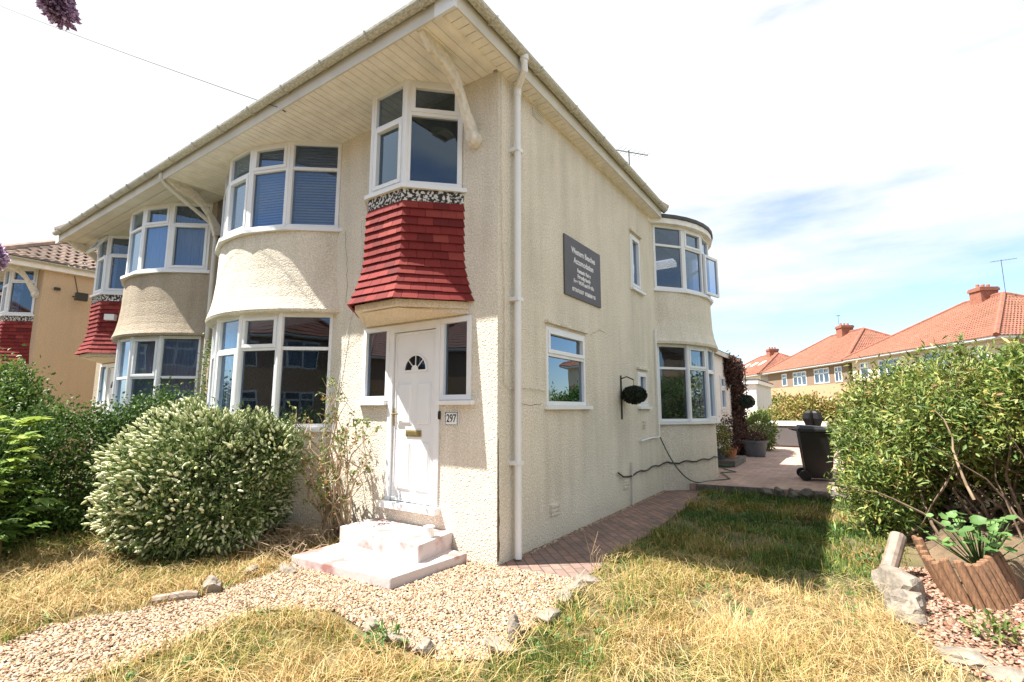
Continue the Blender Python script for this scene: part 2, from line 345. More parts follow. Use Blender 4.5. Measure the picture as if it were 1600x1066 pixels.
def inpoly(P, poly):
    x, y = P[:, 0], P[:, 1]; c = np.zeros(len(P), bool); k = len(poly)
    for i in range(k):
        x0, y0 = poly[i]; x1, y1 = poly[(i+1) % k]
        if y0 == y1: continue
        m_ = ((y0 > y) != (y1 > y)) & (x < (x1-x0)*(y-y0)/(y1-y0)+x0); c ^= m_
    return c
def leafmesh(P, D, U, Ln, W, fold=.25):
    """folded diamond leaves; P base, D direction, U approx normal"""
    n_ = len(P); D = nrm(D); Sd = nrm(np.cross(D, U)); Un = np.cross(Sd, D)
    Ln = np.broadcast_to(Ln, n_)[:, None]; W = np.broadcast_to(W, n_)[:, None]
    mid = P + D*Ln*.45
    V = np.stack([P, mid+Sd*W*.5+Un*W*fold, P+D*Ln-Un*Ln*.12, mid-Sd*W*.5+Un*W*fold], 1).reshape(-1, 3)
    b0 = (np.arange(n_)*4)[:, None]
    F = np.concatenate([b0+np.array([0, 1, 2]), b0+np.array([0, 2, 3])], 1).reshape(-1, 3)
    return V, F
def shell(ells, n_, lo=.8, hi=1.02, rough=.12, zmin=.03, seed=1, drop=None):
    """clump centres spread over a union of ellipsoids; returns points, outward normals"""
    P = []; Nn = []
    w_ = np.array([e[1][0]*e[1][1]+e[1][0]*e[1][2]+e[1][1]*e[1][2] for e in ells]); w_ /= w_.sum()
    while sum(len(p) for p in P) < n_:
        k = rng.choice(len(ells), 4000, p=w_); C0 = np.array([e[0] for e in ells])[k]; R0 = np.array([e[1] for e in ells])[k]
        d = nrm(rng.normal(size=(4000, 3))); s_ = rng.uniform(lo, hi, 4000)[:, None]
        q = C0+d*R0
        s_ = s_*(1+rough*2*(vnoise(q, 1.7, seed)-.5)+rough*1.2*(vnoise(q, 4.5, seed+3)-.5))[:, None]
        p = C0+d*R0*s_
        ok = p[:, 2] > zmin
        for c_, r_ in ells: ok &= (np.linalg.norm((p-np.array(c_))/np.array(r_), axis=1) > lo*.9)
        if drop is not None: ok &= ~drop(p)
        P.append(p[ok]); Nn.append(nrm(d/R0)[ok])
    return np.concatenate(P)[:n_], np.concatenate(Nn)[:n_]
def foliage(name, m, parent, ells, nclump, per, L, W, cr=.09, lo=.8, hi=1.02, rough=.12, outw=.8, up=.25, zmin=.03, seed=1, fold=.25, drop=None, bright=0., hvar=.25, **kw):
    C0, N0 = shell(ells, nclump, lo, hi, rough, zmin, seed, drop)
    ci = np.repeat(np.arange(nclump), per); n_ = len(ci)
    Pp = C0[ci]+rng.normal(size=(n_, 3))*cr
    ok = Pp[:, 2] > zmin*.5
    D = nrm(N0[ci]*outw + rng.normal(size=(n_, 3))*.75 + np.array([0, 0, up])); U = nrm(N0[ci]*.5+rng.normal(size=(n_, 3))*.6+np.array([0, 0, .8]))
    if drop is not None: ok &= ~drop(Pp+D*L)
    Pp, D, U, ci = Pp[ok], D[ok], U[ok], ci[ok]; n_ = len(Pp)
    V, F = leafmesh(Pp, D, U, L*rng.uniform(.6, 1.25, n_), W*rng.uniform(.7, 1.2, n_), fold)
    cv = rng.uniform(-1, 1, nclump)[ci]
    rd = np.clip(.45+bright+hvar*cv*.6+rng.normal(size=n_)*.17+.25*(vnoise(Pp, 1.3, seed+9)-.5), 0, 1)
    return fastmesh(name, V, F, m, parent, np.repeat(rd, 2), **kw)
def branches(roots, ells, n_, r0=.02, seed=0, wob=.08):
    mb = MB(); rr = random.Random(seed)
    for i in range(n_):
        c_, r_ = rr.choice(ells); a = rr.choice(roots)
        d = Vector((rr.gauss(0, 1), rr.gauss(0, 1), rr.gauss(.4, .8))).normalized()
        e = Vector([c_[k]+d[k]*r_[k]*rr.uniform(.7, .98) for k in range(3)]); e.z = max(e.z, .15)
        s_ = Vector(a)+Vector((rr.gauss(0, .05), rr.gauss(0, .05), 0)); pts = []
        for t in range(6):
            q = t/5; p = s_.lerp(e, q); p.z += math.sin(q*math.pi)*.15*(e-s_).length*.4
            if 0 < t < 5: p += Vector((rr.gauss(0, wob), rr.gauss(0, wob), rr.gauss(0, wob*.6)))
            pts.append(p)
        mb.tube(pts, [r0*(1-.8*t/5)*rr.uniform(.8, 1.1) for t in range(6)], 5)
    return mb

# ------------------------------------------------------------------ ground, lawns, gravel, paths
def sheet(name, poly, z, m, kind='structure'):
    mb = MB(); mb.add([(x, y, z) for x, y in poly], [tuple(range(len(poly)))]); o = mb.build(name, m); o['kind'] = kind; return o
sheet('ground', [(-300, -300), (300, -300), (300, 400), (-300, 400)], 0, 'ground')
gravel_poly = [(0.0, 0.0), (.10, .02), (.82, .10), (.86, .10), (.91, -.36), (.97, -.8), (.93, -1.23), (.98, -1.45), (.72, -1.62), (.4, -1.62), (.08, -1.6), (-.4, -1.5), (-.82, -1.78), (-.78, -2.1), (-.74, -2.55), (-.72, -2.9), (-.7, -4.6),
               (-1.75, -4.6), (-1.7, -3.0), (-1.82, -2.79), (-1.74, -2.56), (-1.61, -2.34), (-1.58, -2.1), (-1.52, -1.86), (-1.56, -1.47), (-1.6, -1.05), (-1.6, 0.0)]
o = sheet('gravel_bed', gravel_poly, .004, 'soil')
path_poly = [(0, -.02), (.82, .45-.4), (.84, .5), (.80, 1.0), (.81, 1.95), (.76, 3.5), (.76, 5.58), (.5, 5.58), (0, 5.25)]
sheet('brick_path', path_poly, .012, 'path_brick')
mb = MB(); mb.prism([(.55, 5.6), (3.6, 6.1), (3.6, 22), (-3.5, 22), (-3.5, 8.2), (.0, 8.2), (.0, 5.6)], .0, .12); mb.build('patio', 'patio_brick')['kind'] = 'structure'
mb = MB(); mb.lbox((.5, 5.58), (.987, .16), (.16, -.987), 0, 1.1, .01, .128, 0, .07); o = mb.build('patio_edging', 'rock_dark'); o['kind'] = 'structure'
chip_poly = [(3.0, 1.75), (3.05, .78), (3.16, .36), (3.3, .03), (3.45, -.2), (3.6, -.9), (5.6, -.9), (5.6, 2.6), (4.0, 2.6), (3.2, 2.1)]
sheet('slate_chip_bed', chip_poly, .005, 'soil')
sheet('street', [(-60, -16), (60, -16), (60, -9), (-60, -9)], .006, 'lead')

# icosahedron pebbles
ph = (1+5**.5)/2
ICO = nrm(np.array([(-1, ph, 0), (1, ph, 0), (-1, -ph, 0), (1, -ph, 0), (0, -1, ph), (0, 1, ph), (0, -1, -ph), (0, 1, -ph), (ph, 0, -1), (ph, 0, 1), (-ph, 0, -1), (-ph, 0, 1)], float))
ICF = np.array([(0, 11, 5), (0, 5, 1), (0, 1, 7), (0, 7, 10), (0, 10, 11), (1, 5, 9), (5, 11, 4), (11, 10, 2), (10, 7, 6), (7, 1, 8), (3, 9, 4), (3, 4, 2), (3, 2, 6), (3, 6, 8), (3, 8, 9), (4, 9, 5), (2, 4, 11), (6, 2, 10), (8, 6, 7), (9, 8, 1)])
def randrot(n_):
    q = nrm(rng.normal(size=(n_, 4))); w_, x, y, z = q.T
    return np.stack([1-2*(y*y+z*z), 2*(x*y-z*w_), 2*(x*z+y*w_), 2*(x*y+z*w_), 1-2*(x*x+z*z), 2*(y*z-x*w_), 2*(x*z-y*w_), 2*(y*z+x*w_), 1-2*(x*x+y*y)], 1).reshape(-1, 3, 3)
def pebbles(name, poly, n_, s0, s1, m, flat=.55, z=.008, excl=None):
    xs = [p[0] for p in poly]; ys = [p[1] for p in poly]
    P = np.stack([rng.uniform(min(xs), max(xs), n_), rng.uniform(min(ys), max(ys), n_)], 1); P = P[inpoly(P, poly)]
    if excl is not None: P = P[~excl(P)]
    k = len(P); sc = rng.uniform(s0, s1, k)[:, None]*np.stack([rng.uniform(.8, 1.4, k), rng.uniform(.6, 1., k), rng.uniform(.35, flat, k)], 1)
    A = rng.uniform(0, 2*math.pi, k); tl = rng.normal(size=(k, 2))*.35
    V = ICO[None]*sc[:, None]*(1+rng.normal(size=(k, 12, 1))*.10)
    c, s_ = np.cos(A)[:, None], np.sin(A)[:, None]
    x, y, zz = V[..., 0], V[..., 1], V[..., 2]
    zz = zz + x*tl[:, :1] + y*tl[:, 1:]
    V = np.stack([x*c-y*s_, x*s_+y*c, zz], -1) + np.stack([P[:, 0], P[:, 1], z+rng.uniform(0, .012, k)], 1)[:, None]
    F = (ICF[None]+(np.arange(k)*12)[:, None, None]).reshape(-1, 3)
    o_ = fastmesh(name, V.reshape(-1, 3), F, m, rnd=np.repeat(np.clip(rng.normal(.5, .26, k), 0, 1), 20), smooth=True); o_['kind'] = 'stuff'; return o_
step_ex = lambda P: (P[:, 0] > -1.62) & (P[:, 0] < -.33) & (P[:, 1] > -1.0)
tag(pebbles('gravel', gravel_poly, 115000, .0055, .0155, 'pebble', excl=step_ex), 'pale buff gravel on the front path and by the doorstep', 'gravel')
tag(pebbles('slate_chippings', chip_poly, 18000, .010, .021, 'slate_chip', .4), 'pinkish stone chippings beside the log edging', 'chippings')
# loose crumbs along the side wall foot
pp = [(0.01, .4), (.06, .4), (.07, 5.2), (.02, 5.2)]
tag(pebbles('wall_crumbs', pp, 900, .006, .016, 'pebble'), 'loose crumbs of stone along the foot of the side wall', 'grit')

# grass
def grass(name, poly, n_, green, label, lmin=.035, lmax=.15, excl=None, wd=.0021):
    xs = [p[0] for p in poly]; ys = [p[1] for p in poly]
    P = np.stack([rng.uniform(min(xs), max(xs), n_), rng.uniform(min(ys), max(ys), n_)], 1); P = P[inpoly(P, poly)]
    if excl is not None: P = P[~excl(P)]
    # thin out far away
    dd = np.hypot(P[:, 0]-CAM[0], P[:, 1]-CAM[1]); P = P[rng.uniform(size=len(P)) < np.clip(3.6/dd, .25, 1)]
    tuft = vnoise(P, 7, 5); P = P[rng.uniform(size=len(P)) < np.clip(-.1+1.7*tuft, .06, 1)*np.clip(.15+3.2*(vnoise(P, 2.1, 15)-.14), .2, 1)]
    k = len(P); g = green(P) + .26*rng.normal(size=k)
    dd = np.hypot(P[:, 0]-CAM[0], P[:, 1]-CAM[1])
    fld = vnoise(P, 1.6, 2)*5*math.pi + rng.normal(size=k)*.75 + (rng.uniform(size=k) < .35)*rng.uniform(0, 6.28, k)
    g1 = vnoise(P, 2.2, 8)
    ln = rng.uniform(lmin, lmax, k)*(.6+.9*g1)*np.where(g > .6, .75, 1.1)
    lean = np.clip(rng.normal(.95, .4, k)+.5*(g1-.4)*(g < .6)-.55*(g > .62), .1, 1.55)
    dv = np.stack([np.cos(fld), np.sin(fld)], 1); sv = np.stack([-np.sin(fld), np.cos(fld)], 1)
    wd_ = (wd*rng.uniform(.6, 1.3, k)*np.clip(dd/3.2, 1, 3))[:, None]
    h1 = np.cos(lean*.6); r1 = np.sin(lean*.6); h2 = np.cos(np.minimum(lean*1.5, 1.75)); r2 = np.sin(np.minimum(lean*1.5, 1.75))
    b3 = np.concatenate([P, np.zeros((k, 1))], 1); sv3 = np.concatenate([sv, np.zeros((k, 1))], 1); dv3 = np.concatenate([dv, np.zeros((k, 1))], 1); zz = np.array([0, 0, 1.])
    mid = b3 + (dv3*r1[:, None]+zz*h1[:, None])*(ln*.5)[:, None]; tip = mid + (dv3*r2[:, None]+zz*h2[:, None])*(ln*.55)[:, None]; tip[:, 2] = np.maximum(tip[:, 2], .004)
    V = np.stack([b3-sv3*wd_, b3+sv3*wd_, mid+sv3*wd_*.8, mid-sv3*wd_*.8, tip], 1).reshape(-1, 3); b0 = (np.arange(k)*5)[:, None]
    rd = np.clip(g, 0, 1)
    o_ = fastmesh(name, V, [b0+np.array([0, 1, 2, 3]), b0+np.array([3, 2, 4])], 'grass', rnd=np.concatenate([rd, rd]))
    o_['kind'] = 'stuff'; tag(o_, label, 'grass'); return o_
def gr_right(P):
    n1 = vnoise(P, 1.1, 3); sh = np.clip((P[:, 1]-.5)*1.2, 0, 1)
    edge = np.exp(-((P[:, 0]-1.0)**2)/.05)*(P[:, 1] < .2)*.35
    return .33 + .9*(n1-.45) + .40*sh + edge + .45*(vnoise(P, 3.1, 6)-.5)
lawn_r = [(.80, .5), (.92, -.36), (1.0, -.8), (.97, -1.23), (1.02, -1.5), (.7, -1.72), (.1, -1.7), (-.4, -1.55), (-.82, -1.85), (-.80, -2.1), (-.76, -2.55), (-.72, -4.4), (3.7, -4.4), (3.6, -.9), (3.42, -.15), (3.22, .03), (3.12, .36), (3.0, .78), (2.96, 1.75), (3.3, 2.2), (3.2, 5.9), (.6, 5.5), (.78, 3.5), (.83, 1.95)]
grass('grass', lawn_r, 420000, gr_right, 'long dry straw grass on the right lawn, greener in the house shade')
def straw(poly, n_, label):
    xs = [p[0] for p in poly]; ys = [p[1] for p in poly]
    P = np.stack([rng.uniform(min(xs), max(xs), n_), rng.uniform(min(ys), min(max(ys), 1.2), n_)], 1); P = P[inpoly(P, poly)]; P = P[vnoise(P, 2.5, 12)+.25*rng.normal(size=len(P)) > .45]
    k = len(P); a = vnoise(P, 1.2, 7)*4*math.pi+rng.normal(size=k)*.7; L_ = rng.uniform(.10, .34, k); d = np.stack([np.cos(a), np.sin(a), np.zeros(k)], 1); sd_ = np.stack([-np.sin(a), np.cos(a), np.zeros(k)], 1)
    cv = rng.normal(size=k)*.18; pts = []; w_ = rng.uniform(.0012, .0022, k)[:, None]; z0 = rng.uniform(.03, .09, k)
    for t_ in (0, .35, .7, 1.): 
        c = np.column_stack([P, z0+.06*L_/.3*math.sin(t_*math.pi)-.02*t_]) + d*(L_*t_)[:, None] + sd_*(cv*L_*t_*t_)[:, None]; ww = w_*(1-.6*t_); pts += [c-sd_*ww, c+sd_*ww]
    V = np.stack(pts, 1).reshape(-1, 3); b0 = (np.arange(k)*8)[:, None]
    F = np.concatenate([b0+np.array([2*i, 2*i+1, 2*i+3, 2*i+2]) for i in range(3)], 0)
    o_ = fastmesh('straw', V, F, 'grass', rnd=np.tile(np.clip(rng.uniform(-.1, .3, k), 0, 1), 3)); o_['kind'] = 'stuff'; tag(o_, label, 'straw')
def weeds(poly, n_, label):
    xs = [p[0] for p in poly]; ys = [p[1] for p in poly]; P = np.stack([rng.uniform(min(xs), max(xs), n_), rng.uniform(min(ys), max(ys), n_)], 1); P = P[inpoly(P, poly)]; P = P[vnoise(P, 1.7, 22)+.12*rng.normal(size=len(P)) > .55]
    k = len(P); per = 9; a = rng.uniform(0, 6.28, (k, per)); D = np.stack([np.cos(a), np.sin(a), rng.uniform(.15, .9, (k, per))], -1).reshape(-1, 3); Q = np.repeat(np.column_stack([P, np.full(k, .02)]), per, 0)+rng.normal(size=(k*per, 3))*np.array([.02, .02, .006])
    V, F = leafmesh(Q, D, np.tile([0, 0, 1.], (k*per, 1))+rng.normal(size=(k*per, 3))*.3, rng.uniform(.02, .065, k*per), rng.uniform(.012, .026, k*per)); o_ = fastmesh('weeds', V, F, 'leaf_bright', rnd=rng.uniform(0, 1, len(F))); o_['kind'] = 'stuff'; tag(o_, label, 'weeds')
weeds(lawn_r, 1500, 'small green weeds scattered through the right lawn')
straw(lawn_r, 17000, 'pale loose straw lying over the right lawn')
def gr_left(P): return .38 + .9*(vnoise(P, 1.5, 4)-.45) + .45*(vnoise(P, 4.1, 6)-.5) + .35*(P[:, 0] < -4.1)
lawn_l = [(-1.72, -4.4), (-1.66, -3.0), (-1.78, -2.79), (-1.7, -2.56), (-1.57, -2.34), (-1.54, -2.1), (-1.48, -1.86), (-1.54, -1.47), (-1.60, -1.05), (-1.62, -.5), (-2.2, -.15), (-4.8, -.8), (-5.2, -4.4)]
grass('grass', lawn_l, 170000, gr_left, 'dry straw grass patch between the hedge and the gravel path')

weeds(lawn_l, 900, 'small green weeds scattered through the left lawn')
straw(lawn_l, 9000, 'pale loose straw lying over the left lawn')

# ------------------------------------------------------------------ houses with round bays and tile-hung oriels
def wall(mb, P, d, n, U, z0, z1, holes, dep=.11, seg=None):
    us = sorted({0, U, *[h[0] for h in holes], *[h[1] for h in holes]}); vs = sorted({z0, z1, *[h[2] for h in holes], *[h[3] for h in holes]})
    q = lambda u, v, w_=0: (P[0]+d[0]*u+n[0]*w_, P[1]+d[1]*u+n[1]*w_, v)
    for a, b_ in zip(us, us[1:]):
        for c, e in zip(vs, vs[1:]):
            mu, mv = (a+b_)/2, (c+e)/2
            if any(h[0] < mu < h[1] and h[2] < mv < h[3] for h in holes): continue
            mb.add([q(a, c), q(b_, c), q(b_, e), q(a, e)], [(0, 1, 2, 3)])
    for h in holes:
        a, b_, c, e = h[:4]; k = h[4] if len(h) > 4 else dep
        mb.add([q(a, c), q(b_, c), q(b_, e), q(a, e), q(a, c, -k), q(b_, c, -k), q(b_, e, -k), q(a, e, -k)], [(0, 4, 5, 1), (1, 5, 6, 2), (2, 6, 7, 3), (3, 7, 4, 0)])
def frame(fr, gl, P, d, n, u0, u1, v0, v1, cells, w0=-.03, t=.05, dp=.07, bar=.045):
    """outer frame + cells [(a,b,c,e,sash)] in fractions of the clear opening; panes to gl"""
    fr.lbox(P, d, n, u0, u1, v0, v0+t, w0, w0+dp); fr.lbox(P, d, n, u0, u1, v1-t, v1, w0, w0+dp)
    fr.lbox(P, d, n, u0, u0+t, v0+t, v1-t, w0, w0+dp); fr.lbox(P, d, n, u1-t, u1, v0+t, v1-t, w0, w0+dp)
    a0, a1, c0, c1 = u0+t, u1-t, v0+t, v1-t; cu = set(); cv = set()
    for (a, b_, c, e, sash) in cells:
        A, B_, C_, E_ = a0+(a1-a0)*a, a0+(a1-a0)*b_, c0+(c1-c0)*c, c0+(c1-c0)*e
        if a > 0: A += bar/2
        if b_ < 1: B_ -= bar/2
        if c > 0: C_ += bar/2
        if e < 1: E_ -= bar/2
        if a > 0: fr.lbox(P, d, n, A-bar, A, C_, E_, w0+.004, w0+dp-.006)
        if c > 0 and (round(c, 3), round(a, 3)) not in cv: cv.add((round(c, 3), round(a, 3))); fr.lbox(P, d, n, A, B_, C_-bar, C_, w0+.002, w0+dp-.004)
        if sash:
            s_ = .038; W0, W1 = w0+.02, w0+dp+.012; o_ = -.008
            fr.lbox(P, d, n, A+o_, B_-o_, C_+o_, C_+s_, W0, W1); fr.lbox(P, d, n, A+o_, B_-o_, E_-s_, E_-o_, W0, W1)
            fr.lbox(P, d, n, A+o_, A+s_, C_+s_, E_-s_, W0, W1); fr.lbox(P, d, n, B_-s_, B_-o_, C_+s_, E_-s_, W0, W1)
            A += s_; B_ -= s_; C_ += s_; E_ -= s_
        w_ = w0+dp*.45; q = lambda u, v: (P[0]+d[0]*u+n[0]*w_, P[1]+d[1]*u+n[1]*w_, v)
        gl.add([q(A, C_), q(B_, C_), q(B_, E_), q(A, E_)], [(0, 1, 2, 3)])
def seg(p, q):
    L_ = math.hypot(q[0]-p[0], q[1]-p[1]); d = ((q[0]-p[0])/L_, (q[1]-p[1])/L_); return d, (d[1], -d[0]), L_

BAYPLAN = [(-1.42, 0), (-.88, -.43), (-.30, -.645), (.30, -.645), (.88, -.43), (1.42, 0)]
RB = 1.857
def arc(o, k=22):
    """round bay plan, left to right, bay centre at 0; o = how far the face stands out"""
    cy = RB-.66; r_ = RB+o; a = math.asin(min(.999, math.sqrt(max(0, r_*r_-cy*cy))/r_))
    return [(r_*math.sin(t), cy-r_*math.cos(t)) for t in np.linspace(-a, a, k)]
def roundwall(mb, prof, m_):
    """prof: [(z, offset)]; m_: local (x,y)->world xy"""
    k = 22; V = []; 
    for z, o in prof:
        for x, y in arc(o, k): a = m_(x, y); V.append((a[0], a[1], z))
    F = [(i*k+j, i*k+j+1, (i+1)*k+j+1, (i+1)*k+j) for i in range(len(prof)-1) for j in range(k-1)]
    mb.add(V, F)
    for i in (0, len(prof)-1):   # close top and bottom
        base = [a for a in V[i*k:(i+1)*k]]; mb.add(base, [tuple(range(k))])
def baysill(mb, z0, z1, o, m_, poly=True, inner=-.12):
    """facetted sill board following the bay"""
    pts = BAYPLAN; out_ = []
    for i, p in enumerate(pts):
        nn = Vector((0, 0))
        for a, b_ in ((i-1, i), (i, i+1)):
            if 0 <= a and b_ < len(pts): nn += Vector(seg(pts[a], pts[b_])[1])
        nn.normalize(); c = 1.03; out_.append((p[0]+nn.x*o*c, min(p[1]+nn.y*o*c, -.002)))
    out_[0] = (pts[0][0]-o*1.2, -.002); out_[-1] = (pts[-1][0]+o*1.2, -.002)
    ring = [m_(*p) for p in out_]; k = len(ring)
    mb.add([(x, y, z0) for x, y in ring]+[(x, y, z1) for x, y in ring], [tuple(range(k)), tuple(range(2*k-1, k-1, -1))]+[(i, k+i, k+(i+1) % k, (i+1) % k) for i in range(k)])
def bay_windows(fr, gl, z0, z1, m_, lays, T=None, off=0.0, t=.05, skip=()):
    for i, (p, q) in enumerate(zip(BAYPLAN, BAYPLAN[1:])):
        if i in skip: continue
        a = m_(*p); b_ = m_(*q)
        if (a, b_) and m_.flip: a, b_ = b_, a
        d, n, L_ = seg(a, b_)
        frame(fr, gl, a, d, n, .0, L_, z0, z1, lays[i], w0=off-.06, t=t)
class Map:
    def __init__(s, f, flip=False): s.f = f; s.flip = flip
    def __call__(s, x, y): return s.f(x, y)

def red_skirt(mb, pts_of, z_top, z_bot, prof, rows=12, tw=.165, rr=None):
    rr = rr or random.Random(3)
    h = (z_top-z_bot)/rows
    for k in range(rows):
        za = z_top-k*h; zb = za-h
        oa, ob = prof((za-z_bot)/(z_top-z_bot)), prof((zb-z_bot)/(z_top-z_bot))+.022
        A = pts_of(oa-.004); B_ = pts_of(ob); B2 = pts_of(ob-.03)
        for i in range(3):
            L_ = math.hypot(B_[i+1][0]-B_[i][0], B_[i+1][1]-B_[i][1]); nt_ = max(2, round(L_/tw)); off = .5 if k % 2 else 0
            cuts = sorted({0., 1., *[min(1, max(0, (j+off)/nt_)) for j in range(nt_+1)]})
            for a, b_ in zip(cuts, cuts[1:]):
                if b_-a < .02: continue
                g = .0018/L_; a2 = a+(g if a > 0 else 0); b2 = b_-(g if b_ < 1 else 0); jz = rr.uniform(-.003, .003)
                lp = lambda Q, t_, z: (Q[i][0]+(Q[i+1][0]-Q[i][0])*t_, Q[i][1]+(Q[i+1][1]-Q[i][1])*t_, z)
                v = [lp(A, a2, za+.006), lp(A, b2, za+.006), lp(B_, b2, zb+jz), lp(B_, a2, zb+jz), lp(B2, b2, zb+.001+jz), lp(B2, a2, zb+.001+jz)]
                mb.add(v, [(3, 2, 1, 0), (5, 4, 2, 3), (0, 5, 3), (2, 4, 1)], rr.random())
ORP = [(-1.95, 0), (-1.49, -.43), (-.95, -.43), (-.50, 0)]
def orring(o):
    return [(ORP[0][0]-o*1.0, -.001), (ORP[1][0]-o*.45, ORP[1][1]-o), (ORP[2][0]+o*.45, ORP[2][1]-o), (ORP[3][0]+o*1.0, -.001)]
def oriel(h, T, flip, style):
    """tile-hung oriel over the front door"""
    mk = lambda: MB(T, flip)
    ow = mk(); gl = mk()
    lays = {0: [(0, 1, 0, .68, 1), (0, 1, .68, 1, 0)], 1: [(0, 1, 0, .66, 1), (0, 1, .66, 1, 0)], 2: [(0, 1, 0, .70, 0), (0, 1, .70, 1, 1)]}
    for i in range(3):
        d, n, L_ = seg(ORP[i], ORP[i+1]); frame(ow, gl, ORP[i], d, n, 0, L_, 3.91, 5.16, lays[i], w0=-.05, t=.055)
    for i in (1, 2): ow.tube([(ORP[i][0], ORP[i][1], 3.91), (ORP[i][0], ORP[i][1], 5.16)], .035, 8)
    o = ow.build('oriel_window', 'upvc', h, bevel=.004); gl.build('pane', 'glass', o)
    s_ = mk(); s_.prism(orring(.075)[::1], 3.862, 3.908); s_.build('sill', 'upvc' if style != 'n' else 'upvc', o)
    c = mk()
    if style == 'h1':
        c.add([(-1.85, .0, 3.95), (-.6, 0, 3.95), (-.6, 0, 5.1), (-1.85, 0, 5.1)], [(0, 1, 2, 3)]); c.build('blind_or_dark_sheet', 'dark_room', o)  # near-black sheet across the opening, painting the shade of the room behind
    b = mk(); b.prism(orring(.035), 3.73, 3.862); b.build('flashing', 'flaking', h)
    k = mk(); red_skirt(k, orring, 3.74, 2.62, lambda t_: .03+.13*max(0, 1-t_*2.2)**1.5+.02*(1-t_)); k.build('tile_skirt', 'tile_red', h)
    u = mk(); rg = orring(.12); u.prism(rg, lambda i: 2.545 if i in (0, 3) else 2.555, 2.62)
    u.add([(rg[0][0]+.02, -.001, 2.55), (rg[1][0]+.05, rg[1][1]+.07, 2.545), (rg[2][0]-.05, rg[2][1]+.07, 2.545), (rg[3][0]-.02, -.001, 2.55), (-2.0, -.002, 2.49), (-.36, -.002, 2.49)],
          [(0, 1, 2, 3), (0, 1, 4), (1, 2, 5, 4), (2, 3, 5)])
    u.build('oriel_base', 'stucco_plain', h)

